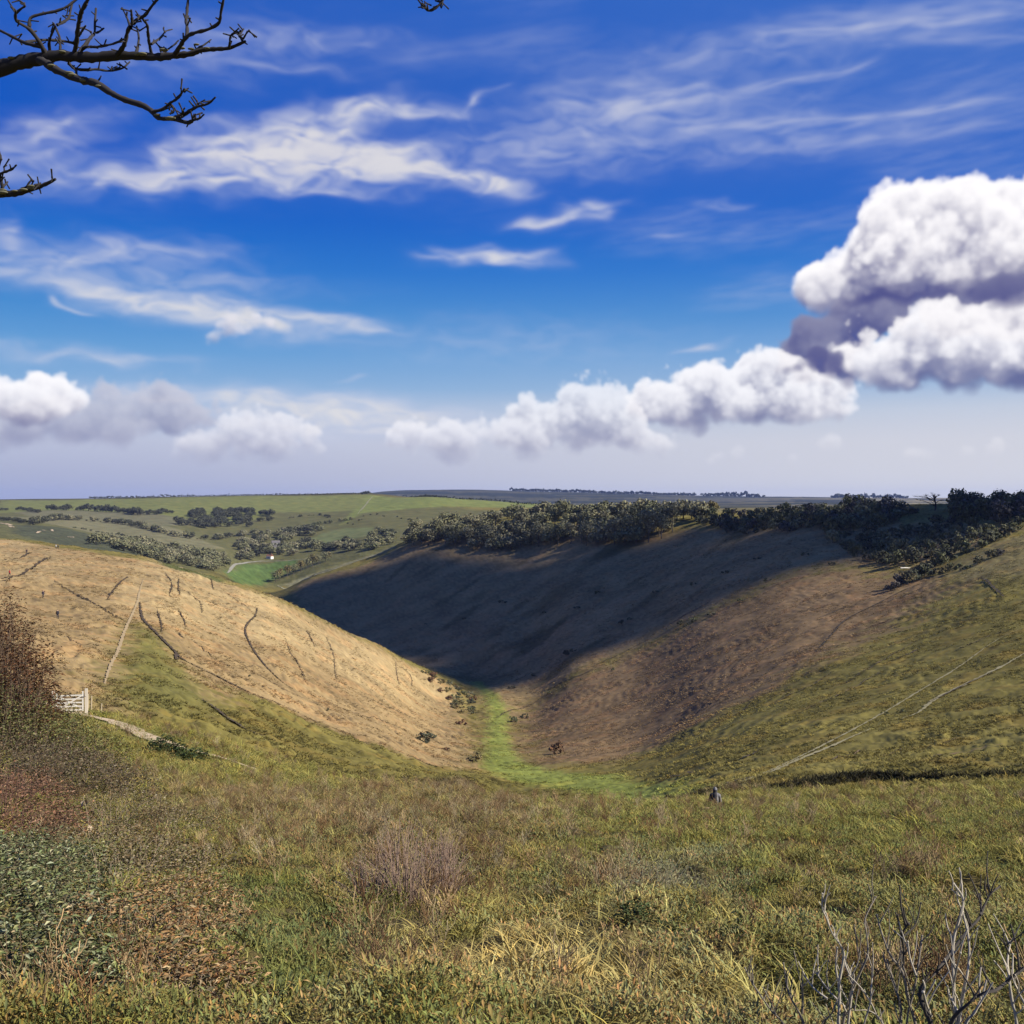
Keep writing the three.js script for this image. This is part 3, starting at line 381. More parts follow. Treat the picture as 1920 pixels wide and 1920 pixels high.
function sheet(name, angles, radii) {
  const nx = angles.length, ny = radii.length, pos = new Float32Array(nx * ny * 3), col = new Float32Array(nx * ny * 3), idx = new Uint32Array((nx - 1) * (ny - 1) * 6);
  let o = 0;
  for (let j = 0; j < ny; j++) for (let i = 0; i < nx; i++, o += 3) {
    const r = radii[j] / Math.cos(clamp(angles[i], -AC, AC)), x = Math.sin(angles[i]) * r, z = -Math.cos(angles[i]) * r;
    pos[o] = x; pos[o + 1] = ground(x, z); pos[o + 2] = z;
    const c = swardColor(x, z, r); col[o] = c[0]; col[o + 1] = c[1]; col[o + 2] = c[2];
  }
  o = 0;
  for (let j = 0; j < ny - 1; j++) for (let i = 0; i < nx - 1; i++) { const a = j * nx + i, b = a + 1, c = a + nx, d = c + 1; idx[o++] = a; idx[o++] = b; idx[o++] = c; idx[o++] = b; idx[o++] = d; idx[o++] = c; }
  const g = new THREE.BufferGeometry();
  g.setAttribute('position', new THREE.BufferAttribute(pos, 3)); g.setAttribute('color', new THREE.BufferAttribute(col, 3)); g.setIndex(new THREE.BufferAttribute(idx, 1)); g.computeVertexNormals();
  const m = new THREE.Mesh(g, grassSkin); m.name = name; m.receiveShadow = m.castShadow = true;
  m.userData = { kind: 'structure', label: 'rolling chalk downland with a steep dry valley', category: 'terrain' };
  scene.add(m); return m;
}
{
  const angles = [], radii = [], A = Math.atan(0.62), n = 620;
  for (let i = 0; i <= 40; i++) angles.push(-Math.PI + (i / 40) * (Math.PI - A));
  for (let i = 1; i <= n; i++) angles.push(Math.atan(-0.62 + (1.24 * i) / n));
  for (let i = 1; i <= 40; i++) angles.push(A + (i / 40) * (Math.PI - A));
  let d = 0.3; radii.push(0.02);
  while (d < 9000) { radii.push(d); d *= d < 4 ? 1.25 : d < 60 ? 1.012 : d < 130 ? 1.009 : d < 800 ? 1.0048 : d < 2600 ? 1.009 : 1.03; }
  radii.push(9000);
  sheet('terrain', angles, radii);
  console.log('terrain', angles.length, radii.length);
}

scene.fog = new THREE.FogExp2(new THREE.Color().setRGB(0.34, 0.47, 0.95), 3.6e-5);
// ---------------------------------------------------------------- helpers for things
const used = new Map();
const numbered = (name) => { const n = used.get(name) ?? 0; used.set(name, n + 1); return n ? name + '_' + String(n).padStart(3, '0') : name; };
function tag(o, label, category, group) { o.userData.label = label; o.userData.category = category; if (group) o.userData.group = group; return o; }
function shadowed(o) { o.traverse((m) => { if (m.isMesh) m.castShadow = m.receiveShadow = true; }); return o; }
function thing(name, [x, y, z], turn = 0) { const g = new THREE.Group(); g.name = numbered(name); g.position.set(x, y, z); g.rotation.y = turn; scene.add(g); return g; }
function part(name, geometry, material, parent) { const m = new THREE.Mesh(geometry, material); m.name = name; m.castShadow = m.receiveShadow = true; parent.add(m); return m; }
function structure(name, geometry, material) { const m = new THREE.Mesh(geometry, material); m.name = numbered(name); m.castShadow = m.receiveShadow = true; m.userData = { kind: 'structure' }; scene.add(m); return m; }
const matte = (name, r, g, b, extra = {}) => { const m = new THREE.MeshStandardMaterial({ roughness: 0.95, ...extra }); m.color.setRGB(r, g, b); m.name = name; return m; };
const V = (a) => new THREE.Vector3(...a);
const onGround = ([x, z]) => [x, ground(x, z), z];
// a tapering round stem along points, radius from r0 to r1
function stem(points, r0, r1, sides = 5, wob = 0.12, seed = 1, per = 3) {
  const curve = new THREE.CatmullRomCurve3(points.map((p) => (p.isVector3 ? p : V(p))), false, 'centripetal'), n = Math.max(3, (points.length - 1) * per), r = rng(seed);
  const pos = [], nor = [], idx = [], f = curve.computeFrenetFrames(n, false), P = new THREE.Vector3(), q = new THREE.Vector3();
  for (let i = 0; i <= n; i++) {
    curve.getPoint(i / n, P);
    const rad = lerp(r0, r1, Math.pow(i / n, 0.85)) * (1 + wob * (r() - 0.5) * 2);
    for (let k = 0; k < sides; k++) { const a = (k / sides) * 6.2832; q.copy(f.normals[i]).multiplyScalar(Math.cos(a)).addScaledVector(f.binormals[i], Math.sin(a)); pos.push(P.x + q.x * rad, P.y + q.y * rad, P.z + q.z * rad); nor.push(q.x, q.y, q.z); }
  }
  for (let i = 0; i < n; i++) for (let k = 0; k < sides; k++) { const a = i * sides + k, b = i * sides + ((k + 1) % sides), c = a + sides, d = b + sides; idx.push(a, b, c, b, d, c); }
  const tip = pos.length / 3; curve.getPoint(1, P); pos.push(P.x, P.y, P.z); nor.push(0, 1, 0);
  for (let k = 0; k < sides; k++) idx.push(n * sides + k, n * sides + ((k + 1) % sides), tip);
  const g = new THREE.BufferGeometry(); g.setAttribute('position', new THREE.Float32BufferAttribute(pos, 3)); g.setAttribute('normal', new THREE.Float32BufferAttribute(nor, 3)); g.setIndex(idx); return g;
}
const box = (w, h, d, x = 0, y = 0, z = 0, rz = 0, ry = 0) => { const g = new THREE.BoxGeometry(w, h, d); if (rz) g.rotateZ(rz); if (ry) g.rotateY(ry); g.translate(x, y, z); return g; };
function instances(name, geometry, material, list, parent) {             // list: [matrix, [r, g, b]]
  const m = new THREE.InstancedMesh(geometry, material, list.length), c = new THREE.Color();
  list.forEach(([q, rgb], i) => { m.setMatrixAt(i, q); m.setColorAt(i, c.setRGB(...rgb)); });
  m.name = name; m.castShadow = m.receiveShadow = true; m.userData = { kind: 'stuff' }; (parent ?? scene).add(m); return m;
}
const vary = (c, r, a = 0.25) => { const k = 1 + (r() - 0.5) * 2 * a, h = (r() - 0.5) * a * 0.6; return [c[0] * k * (1 + h), c[1] * k, c[2] * k * (1 - h)]; };

// ---------------------------------------------------------------- an unseen cloud added off to the right, shaped to shade the far slope
function shadeCloud(outline, top, seed) {
  const r = rng(seed), b = [1e9, -1e9, 1e9, -1e9], gs = [];
  for (const [x, z] of outline) { b[0] = Math.min(b[0], x); b[1] = Math.max(b[1], x); b[2] = Math.min(b[2], z); b[3] = Math.max(b[3], z); }
  const s = { outline };
  const cell = Math.sqrt(((b[1] - b[0]) * (b[3] - b[2])) / 260);
  for (let x = b[0]; x < b[1]; x += cell) for (let z = b[2]; z < b[3]; z += cell) {
    const px = x + r() * cell * 0.6, pz = z + r() * cell * 0.6, q = inside(s, px, pz);
    if (q < cell * 0.35 || (q < cell * 1.3 && r() < 0.3)) continue;
    const rad = Math.min(q, cell * 1.25) * (0.95 + 0.2 * r()), y = -45, t = (top - y + r() * rad * 0.6) / SUN.y;
    const g = new THREE.IcosahedronGeometry(rad, 2), p = g.attributes.position;
    for (let i = 0; i < p.count; i++) { const k = 1 + 0.12 * n3(p.getX(i) / rad * 2 + x, p.getY(i) / rad * 2, p.getZ(i) / rad * 2 + z); p.setXYZ(i, p.getX(i) * k, p.getY(i) * k * 0.9, p.getZ(i) * k); }
    g.translate(px + SUN.x * t, y + SUN.y * t, pz + SUN.z * t); gs.push(g);
  }
  const m = structure('cloud', mergeGeometries(gs), matte('cloud', 0.85, 0.85, 0.85));
  m.userData.label = 'unseen cloud added off to the right to shade the far slope'; m.userData.category = 'cloud';
}
shadeCloud([[-221.0, -800.0], [-156.8, -640.0], [-99.5, -530.0], [-53.21, -510.0], [-26.08, -500.0], [-8.44, -462.0], [6.28, -401.2], [20.39, -390.8], [48.85, -390.3], [73.55, -381.3], [102.7, -379.0], [126.9, -380.6], [142.0, -358.5], [155.6, -355.6], [173.4, -354.1], [206.2, -390.0], [250.0, -480.0], [208.1, -540.0], [143.6, -530.0], [93.54, -472.4], [83.71, -554.0], [57.88, -584.7], [13.54, -649.8], [-21.29, -680.8], [-77.11, -739.9], [-100.9, -744.6], [-142.1, -757.4], [-208.5, -952.2]], 2400, 7);

// ---------------------------------------------------------------- tracks: worn lines on the slopes, the dark ones also painting shaded banks
function ribbon(points, width, lift = 0.09, seed = 1, step = 0.5, rag = 0.45) {
  const curve = new THREE.CatmullRomCurve3(points.map(([x, z]) => new THREE.Vector3(x, 0, z)), false, 'centripetal'), n = Math.max(6, Math.round(curve.getLength() / step)), pos = [], idx = [];
  for (let i = 0; i <= n; i++) {
    const p = curve.getPointAt(i / n), t = curve.getTangentAt(i / n), w = width * (0.75 + rag * n2(i * step * 0.35, seed)) * Math.min(1, 0.25 + 3 * Math.min(i / n, 1 - i / n));
    const jx = 0.55 * rag * width * n2(i * step * 0.5, seed + 9);
    for (const s of [-0.5, 0.5]) { const x = p.x - t.z * (w * s + jx), z = p.z + t.x * (w * s + jx); pos.push(x, ground(x, z) + lift, z); }
    if (i < n) { const a = i * 2; idx.push(a, a + 1, a + 2, a + 1, a + 3, a + 2); }
  }
  const g = new THREE.BufferGeometry(); g.setAttribute('position', new THREE.Float32BufferAttribute(pos, 3)); g.setIndex(idx); g.computeVertexNormals(); return g;
}
const SOIL_AND_SHADE = matte('earth and bank shade', 0.045, 0.028, 0.012), SCUFF = matte('scuffed turf', 0.11, 0.072, 0.034), WORN = matte('worn pale grass', 0.25, 0.215, 0.1), CHALKY = matte('trodden chalk', 0.4, 0.305, 0.19), TAN = matte('trodden straw', 0.3, 0.22, 0.11);  // the dark earth tone stands for shade of small banks as well as soil
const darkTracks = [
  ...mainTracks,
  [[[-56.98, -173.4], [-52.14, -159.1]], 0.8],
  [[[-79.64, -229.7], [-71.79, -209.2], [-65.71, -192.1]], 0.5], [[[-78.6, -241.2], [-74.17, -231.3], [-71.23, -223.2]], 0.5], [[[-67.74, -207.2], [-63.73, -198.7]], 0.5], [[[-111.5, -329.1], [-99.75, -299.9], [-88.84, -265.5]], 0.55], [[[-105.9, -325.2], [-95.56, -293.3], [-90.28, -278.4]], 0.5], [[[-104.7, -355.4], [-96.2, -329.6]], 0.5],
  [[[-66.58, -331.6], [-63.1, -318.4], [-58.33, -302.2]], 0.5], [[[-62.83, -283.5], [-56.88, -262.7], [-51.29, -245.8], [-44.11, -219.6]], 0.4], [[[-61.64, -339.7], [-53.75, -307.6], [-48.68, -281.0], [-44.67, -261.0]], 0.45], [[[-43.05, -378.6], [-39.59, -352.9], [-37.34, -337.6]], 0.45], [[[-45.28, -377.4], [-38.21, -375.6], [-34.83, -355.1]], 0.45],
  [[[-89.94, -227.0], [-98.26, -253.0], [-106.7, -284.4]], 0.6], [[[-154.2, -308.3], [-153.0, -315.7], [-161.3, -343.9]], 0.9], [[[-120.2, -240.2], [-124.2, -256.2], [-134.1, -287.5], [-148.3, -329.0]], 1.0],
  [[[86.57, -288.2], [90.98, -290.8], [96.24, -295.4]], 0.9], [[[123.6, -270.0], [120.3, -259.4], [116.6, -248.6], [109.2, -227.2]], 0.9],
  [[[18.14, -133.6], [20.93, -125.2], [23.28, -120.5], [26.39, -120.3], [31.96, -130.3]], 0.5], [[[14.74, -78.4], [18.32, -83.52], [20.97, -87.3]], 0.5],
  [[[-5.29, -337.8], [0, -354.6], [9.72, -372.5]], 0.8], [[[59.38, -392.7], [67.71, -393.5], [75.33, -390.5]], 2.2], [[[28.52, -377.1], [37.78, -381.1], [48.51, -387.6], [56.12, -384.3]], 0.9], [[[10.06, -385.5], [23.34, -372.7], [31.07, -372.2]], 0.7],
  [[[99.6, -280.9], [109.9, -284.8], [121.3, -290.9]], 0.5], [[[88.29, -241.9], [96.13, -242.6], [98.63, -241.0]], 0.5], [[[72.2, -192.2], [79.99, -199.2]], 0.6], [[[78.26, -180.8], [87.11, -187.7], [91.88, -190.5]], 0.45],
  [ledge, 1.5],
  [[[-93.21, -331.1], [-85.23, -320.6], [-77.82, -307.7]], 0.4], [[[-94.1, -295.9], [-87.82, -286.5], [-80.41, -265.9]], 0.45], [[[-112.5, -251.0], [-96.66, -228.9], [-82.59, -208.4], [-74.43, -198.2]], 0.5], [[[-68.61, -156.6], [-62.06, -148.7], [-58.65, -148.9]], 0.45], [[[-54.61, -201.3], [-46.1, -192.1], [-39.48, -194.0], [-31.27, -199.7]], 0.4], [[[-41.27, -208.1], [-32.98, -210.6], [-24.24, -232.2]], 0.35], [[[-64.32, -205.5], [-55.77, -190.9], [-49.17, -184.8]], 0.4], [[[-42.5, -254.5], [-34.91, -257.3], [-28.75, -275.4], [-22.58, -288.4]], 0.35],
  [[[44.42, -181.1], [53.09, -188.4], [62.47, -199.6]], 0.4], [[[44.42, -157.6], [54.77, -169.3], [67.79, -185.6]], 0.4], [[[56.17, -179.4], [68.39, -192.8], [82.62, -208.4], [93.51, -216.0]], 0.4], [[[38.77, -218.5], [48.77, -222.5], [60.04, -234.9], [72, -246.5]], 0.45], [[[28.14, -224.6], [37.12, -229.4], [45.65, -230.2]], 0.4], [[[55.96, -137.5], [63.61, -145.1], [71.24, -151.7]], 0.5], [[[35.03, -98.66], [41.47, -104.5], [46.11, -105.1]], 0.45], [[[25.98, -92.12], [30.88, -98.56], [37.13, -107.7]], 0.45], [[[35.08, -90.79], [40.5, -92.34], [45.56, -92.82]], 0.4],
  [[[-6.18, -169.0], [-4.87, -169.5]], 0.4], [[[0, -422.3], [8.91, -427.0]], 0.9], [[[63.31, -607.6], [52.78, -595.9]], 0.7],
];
darkTracks.forEach(([p, w], i) => p === ledge ? 0 : structure('sheep_track_and_shade', ribbon(p, w * (w < 0.5 ? 0.6 : 0.75), 0.2, i), w < 0.5 ? SCUFF : SOIL_AND_SHADE));
paleTracks.forEach(([p, w], i) => structure('trodden_path', ribbon(p, w * 0.95, 0.16, 40 + i, 0.4, i < 3 ? 0.4 : 0.25), i < 3 ? WORN : TAN));
structure('chalk_path', ribbon(chalkLine, 2.0, 0.1, 71, 0.3, 0.16), CHALKY);
structure('farm_lane', ribbon([[-249.8, -896.0], [-286.9, -1079.4], [-277.3, -1156.7], [-239.6, -1149.3], [-212.5, -1132.5]], 3.6, 0.3, 81, 4, 0.1), matte('lane', 0.2, 0.19, 0.15));
structure('field_path', ribbon([[-248.3, -1643.7], [-260.0, -1770.4], [-283.5, -2016.1], [-294.9, -2178.3]], 4, 0.4, 83, 8), matte('field path', 0.19, 0.175, 0.09));
structure('ridge_path', ribbon([[-223.7, -975.6], [-148.0, -788.7], [-114.9, -787.4], [-89.5, -780.8]], 2.6, 0.25, 85, 2), matte('ridge path', 0.3, 0.28, 0.17));

// ---------------------------------------------------------------- grass of the near bank
function blades(seed, n, h, spread, width, lean, segs = 2) {
  const r = rng(seed), pos = [], idx = [];
  for (let i = 0; i < n; i++) {
    const a = r() * 6.283, q = spread * Math.sqrt(r()), x = Math.cos(a) * q, z = Math.sin(a) * q, dir = r() * 6.283, bend = lean * (0.3 + r()), hh = h * (0.45 + 0.75 * r()), w = width * (0.7 + 0.6 * r()), face = r() * 3.1416, fx = Math.cos(face) * w, fz = Math.sin(face) * w, o = pos.length / 3;
    for (let k = 0; k < segs; k++) { const t = k / segs, cx = x + Math.cos(dir) * bend * t * t * hh, cz = z + Math.sin(dir) * bend * t * t * hh, y = hh * t * (1 - 0.18 * bend * t), ww = 1 - t * 0.5; pos.push(cx - fx * ww, y, cz - fz * ww, cx + fx * ww, y, cz + fz * ww); }
    pos.push(x + Math.cos(dir) * bend * hh, hh * (1 - 0.2 * bend), z + Math.sin(dir) * bend * hh);
    for (let k = 0; k < segs - 1; k++) { const b = o + k * 2; idx.push(b, b + 1, b + 2, b + 1, b + 3, b + 2); }
    const b = o + (segs - 1) * 2; idx.push(b, b + 1, b + 2);
  }
  const g = new THREE.BufferGeometry(); g.setAttribute('position', new THREE.Float32BufferAttribute(pos, 3)); g.setIndex(idx); g.computeVertexNormals(); return g;
}
const leafy = (name) => { const m = new THREE.MeshPhysicalMaterial({ roughness: 0.9, color: 0xffffff, side: THREE.DoubleSide, transmission: 0.12, thickness: 0, specularIntensity: 0.25 }); m.name = name; return m; };
const bladeSkin = leafy('grass blades');
// sward of the near bank, drawn as patches of growth
const near = [];
const growth = (outline, o) => { near.push({ outline, edge: o.edge ?? 0.6, ...o }); };
const GREEN = [0.155, 0.15, 0.032], OLIVEGRASS = [0.22, 0.182, 0.05], STRAWGRASS = [0.34, 0.262, 0.1], DEADBROWN = [0.19, 0.13, 0.065], DARKGREEN = [0.085, 0.11, 0.035];
growth([[-15.15, -40.87], [-10.52, -43.76], [2.62, -125.4], [1.33, -25.49], [0.35, -16.55], [0, -12.01], [-1.36, -13], [-2.55, -13.53], [-4.15, -16.56], [-7.47, -26.48]], { color: DEADBROWN, amount: 0.42, edge: 1.6, brown: 0.34 });
growth([[2.79, -133.7], [11.05, -48.07], [27.9, -53.41], [9.83, -18.08], [6.4, -16.55], [4.6, -20], [1.64, -22.38]], { color: [0.175, 0.165, 0.038], amount: 0.7, edge: 2 });
growth([[-1.65, -9.3], [-1.08, -10.31], [-0.35, -11.11], [0.75, -12.01], [1.56, -10.31], [2.17, -9], [1.8, -6.36], [-0.2, -6.36], [-0.87, -6.36]], { color: STRAWGRASS, amount: 0.72, edge: 0.8 });
growth([[-4.6, -15.17], [-2.83, -13.53], [-1.57, -10.7], [-1.29, -8.21], [-1.36, -6.5], [-1.84, -6.5], [-2.82, -9.61]], { color: DARKGREEN, amount: 0.6, edge: 0.6 });
growth([[1.99, -20], [3.69, -18.08], [2.45, -13], [1.63, -13]], { color: [0.2, 0.19, 0.1], amount: 0.6, edge: 0.8 });
growth([[2.86, -13], [7.06, -14.07], [3.33, -6.36], [1.63, -6.36]], { color: [0.2, 0.175, 0.055], amount: 0.7, edge: 0.8 });
function bankColor(x, z, out) {
  const m = 0.5 + 0.5 * clamp(fbm(x * 0.35, z * 0.35, 3) * 2.2, -1, 1);
  let c = mix3(OLIVEGRASS, GREEN, m); out.brown = step01(0.22, 0.5, fbm(x * 0.22 + 7, z * 0.22, 3)) * 0.5;
  for (const s of near) { const q = inside(s, x, z) + s.edge * 2.2 * fbm(x / s.edge * 0.35, z / s.edge * 0.35, 3), k = step01(-s.edge, s.edge, q) * s.amount; c = mix3(c, s.color, k); if (s.brown) out.brown = Math.max(out.brown, s.brown * k); }
  const dry = step01(0.15, 0.5, fbm(x * 0.9 + 31, z * 0.9, 2)); c = mix3(c, [0.26, 0.205, 0.085], dry * 0.45);
  return c;
}
{
  const r = rng(2024), protos = [], Q = new THREE.Quaternion(), E = new THREE.Euler(), M = new THREE.Matrix4(), kinds = 6;
  for (let k = 0; k < kinds; k++) protos.push(blades(300 + k, 16, 0.085 + 0.02 * k, 0.11 + 0.012 * k, 0.005, 0.9 + 0.15 * k, 3));
  const lists = protos.map(() => []), brown = [], out = {}, d0 = 2.6, d1 = 66;
  const tuft = (x, z, d, s, tone) => {
    if (z < -38 && nearLine(chalkLine, x, z) < 1.5) return;
    const c = bankColor(x, z, out), k = Math.floor(r() * kinds), y = ground(x, z), sunny = tone * (r() < 0.3 ? 1.5 : 1.12), wide = s * (1 + 0.01 * d);
    Q.setFromEuler(E.set((r() - 0.5) * 0.6 - 0.1, r() * 6.283, (r() - 0.5) * 0.6));
    M.compose(new THREE.Vector3(x, y - 0.02, z), Q, new THREE.Vector3(wide, s * (0.7 + 0.6 * r()), wide));
    lists[k].push([M.clone(), vary([c[0] * sunny, c[1] * sunny, c[2] * sunny], r, 0.38)]);
    if (r() < out.brown * 0.3 + 0.004) { Q.setFromEuler(E.set((r() - 0.5) * 0.5, r() * 6.283, (r() - 0.5) * 0.5)); M.compose(new THREE.Vector3(x, y - 0.03, z), Q, new THREE.Vector3(1.2, 0.5 + 0.6 * r(), 1.2).multiplyScalar((0.6 + 0.45 * r()) * (1 + 0.008 * d))); brown.push([M.clone(), vary(r() < 0.4 ? [0.15, 0.09, 0.045] : r() < 0.5 ? [0.36, 0.27, 0.15] : [0.24, 0.17, 0.09], r, 0.35)]); }
  };
  const spot = (p, far) => { const d = Math.pow(lerp(Math.pow(d0, p), Math.pow(far, p), r()), 1 / p); return [(r() - 0.5) * (1.24 * d + 7), -d, d]; };
  for (let i = 0; i < 56000; i++) { const [x, z, d] = spot(0.85, d1); if (r() < step01(0.0, 0.4, n2b(x * 1.6, z * 1.6)) * 0.8) continue; tuft(x, z, d, (0.55 + 0.35 * r()) * (1 + 0.01 * d), 0.95); }
  for (let i = 0; i < 10800; i++) {                                      // tussocks, each a crowd of tufts with a hollow round it
    const [x, z, d] = spot(1.0, d1), rad = (0.1 + 0.2 * r() * r() + 0.1 * r()) * (1 + 0.012 * d), n = 6 + Math.floor(r() * 9), tall = 0.75 + 0.75 * r(), tone = 0.75 + 0.55 * r();
    for (let k = 0; k < n; k++) { const a = r() * 6.283, q = Math.sqrt(r()) * rad; tuft(x + Math.cos(a) * q, z + Math.sin(a) * q * 0.8, d, tall * (1.15 - 0.5 * q / rad) * (1 + 0.012 * d), tone); }
  }
  lists.forEach((l) => tag(instances(numbered('meadow_grass'), protos[lists.indexOf(l)], bladeSkin, l), 'rough olive and straw coloured meadow grass on the near bank', 'grass'));
  // small broad leaves between the blades
  const rosette = (() => { const q = rng(66), gs = []; for (let i = 0; i < 14; i++) { const w = 0.0045 + 0.0045 * q(), l = 0.022 + 0.03 * q(), g = new THREE.BufferGeometry(); g.setAttribute('position', new THREE.Float32BufferAttribute([0, 0, 0, -w, 0.003, l * 0.5, 0, 0, l * 0.5, w, 0.003, l * 0.5, 0, -0.006, l], 3)); g.setIndex([0, 1, 2, 0, 2, 3, 1, 4, 2, 2, 4, 3]); g.computeVertexNormals(); g.rotateX(-0.2 - 1.1 * q()); g.rotateY(q() * 6.283); g.translate((q() - 0.5) * 0.12, 0.03 + 0.09 * q(), (q() - 0.5) * 0.12); gs.push(g); } return mergeGeometries(gs); })(), herbs = [];
  for (let i = 0; i < 55000; i++) {
    const d = Math.pow(lerp(Math.pow(d0, 0.8), Math.pow(60, 0.8), r()), 1 / 0.8), b = (r() - 0.5) * 1.24, x = b * d, z = -d;
    if (fbm(x * 0.5 + 3, z * 0.5, 2) < -0.12) continue;
    const c = bankColor(x, z, out), s = (0.8 + 0.7 * r()) * (1 + 0.014 * d); if (c[0] > 0.27 && r() < 0.75) continue; Q.setFromEuler(E.set((r() - 0.5) * 0.4, r() * 6.283, (r() - 0.5) * 0.4));
    M.compose(new THREE.Vector3(x, ground(x, z) + 0.02, z), Q, new THREE.Vector3(s, s, s)); herbs.push([M.clone(), vary(r() < 0.25 ? [c[0] * 1.25, c[1] * 0.95, c[2] * 1.2] : [c[0] * 0.85, c[1] * 1.0, c[2] * 1.2], r, 0.4)]);
  }
  tag(instances('ground_herbs', rosette, bladeSkin, herbs), 'small leafy herbs growing low in the meadow grass', 'herbs');
  // withered herbs: branching stalks with seed heads
  const hs = [];
  { const q = rng(55); for (let i = 0; i < 5; i++) { const a = q() * 6.28, h = 0.35 + 0.25 * q(), lx = Math.cos(a) * 0.12, lz = Math.sin(a) * 0.12; hs.push(stem([[0, 0, 0], [lx * 0.4, h * 0.5, lz * 0.4], [lx, h, lz]], 0.004, 0.002, 3, 0.1, i, 2)); for (let k = 0; k < 4; k++) { const t = 0.5 + 0.5 * q(), b = q() * 6.28; hs.push(stem([[lx * t, h * t, lz * t], [lx * t + Math.cos(b) * 0.05, h * t + 0.05, lz * t + Math.sin(b) * 0.05], [lx * t + Math.cos(b) * 0.07, h * t + 0.11, lz * t + Math.sin(b) * 0.07]], 0.0028, 0.004, 3, 0.2, k, 1)); } } }
  tag(instances('withered_herbs', mergeGeometries(hs), leafy('withered stalks'), brown), 'brown withered herb stalks standing in the grass', 'dead herbs');
  console.log('grass', lists.map((l) => l.length).join(), brown.length);
}

// ---------------------------------------------------------------- tussocks over the valley sides
{
  const r = rng(808), Q = new THREE.Quaternion(), E = new THREE.Euler(), M = new THREE.Matrix4(), lists = [[], []], protos = [blades(71, 18, 0.2, 0.2, 0.024, 0.9), blades(72, 16, 0.15, 0.26, 0.028, 1.2)];
  for (let i = 0; i < 210000; i++) {
    const d = Math.exp(lerp(Math.log(58), Math.log(560), Math.pow(r(), 0.7))), b = (r() - 0.5) * 1.2, x = b * d, z = -d;
    if (n2b(x * 0.06, z * 0.06) + 0.5 * n2(x * 0.25, z * 0.25) < (b > 0 ? -0.15 : 0.15)) continue;
    const c = swardColor(x, z, d), lush = c[1] > c[0] * 1.12; if (lush && r() < 0.9) continue;
    const k = r() < 0.5 ? 0 : 1, s = (0.4 + 0.65 * r()) * (1 + d * 0.0016), t = r(), dark = t < 0.3 ? 0.62 : t > 0.7 ? 1.5 : 1.1, rgb = [c[0] * dark, c[1] * dark, c[2] * dark];
    Q.setFromEuler(E.set(0, r() * 6.283, 0)); M.compose(new THREE.Vector3(x, ground(x, z) - 0.04, z), Q, new THREE.Vector3(s * (1 + r()), s * (0.8 + 0.5 * r()), s * (1 + r())));
    lists[k].push([M.clone(), vary(rgb, r, 0.2)]);
  }
  // coarser growth along the worn lines, coloured dark for the bank shade too
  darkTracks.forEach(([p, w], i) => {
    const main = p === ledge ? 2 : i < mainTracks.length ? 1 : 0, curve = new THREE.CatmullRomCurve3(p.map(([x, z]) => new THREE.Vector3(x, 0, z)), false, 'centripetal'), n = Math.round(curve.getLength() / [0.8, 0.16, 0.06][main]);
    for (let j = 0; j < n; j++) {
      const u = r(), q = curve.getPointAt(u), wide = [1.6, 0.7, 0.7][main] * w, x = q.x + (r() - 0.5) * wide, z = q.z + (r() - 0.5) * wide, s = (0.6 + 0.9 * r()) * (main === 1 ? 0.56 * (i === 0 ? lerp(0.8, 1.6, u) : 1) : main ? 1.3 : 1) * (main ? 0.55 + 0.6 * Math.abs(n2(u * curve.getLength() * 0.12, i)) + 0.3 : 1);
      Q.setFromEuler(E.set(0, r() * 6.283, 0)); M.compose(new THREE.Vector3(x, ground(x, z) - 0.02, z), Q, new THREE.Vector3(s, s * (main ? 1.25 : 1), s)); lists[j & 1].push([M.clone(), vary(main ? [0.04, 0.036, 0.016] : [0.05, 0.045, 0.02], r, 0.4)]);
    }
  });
  lists.forEach((l, k) => tag(instances(numbered('slope_tussocks'), protos[k], bladeSkin, l), 'grass tussocks dotted over the valley sides', 'tussocks'));
  console.log('tussocks', lists.map((l) => l.length).join());
}

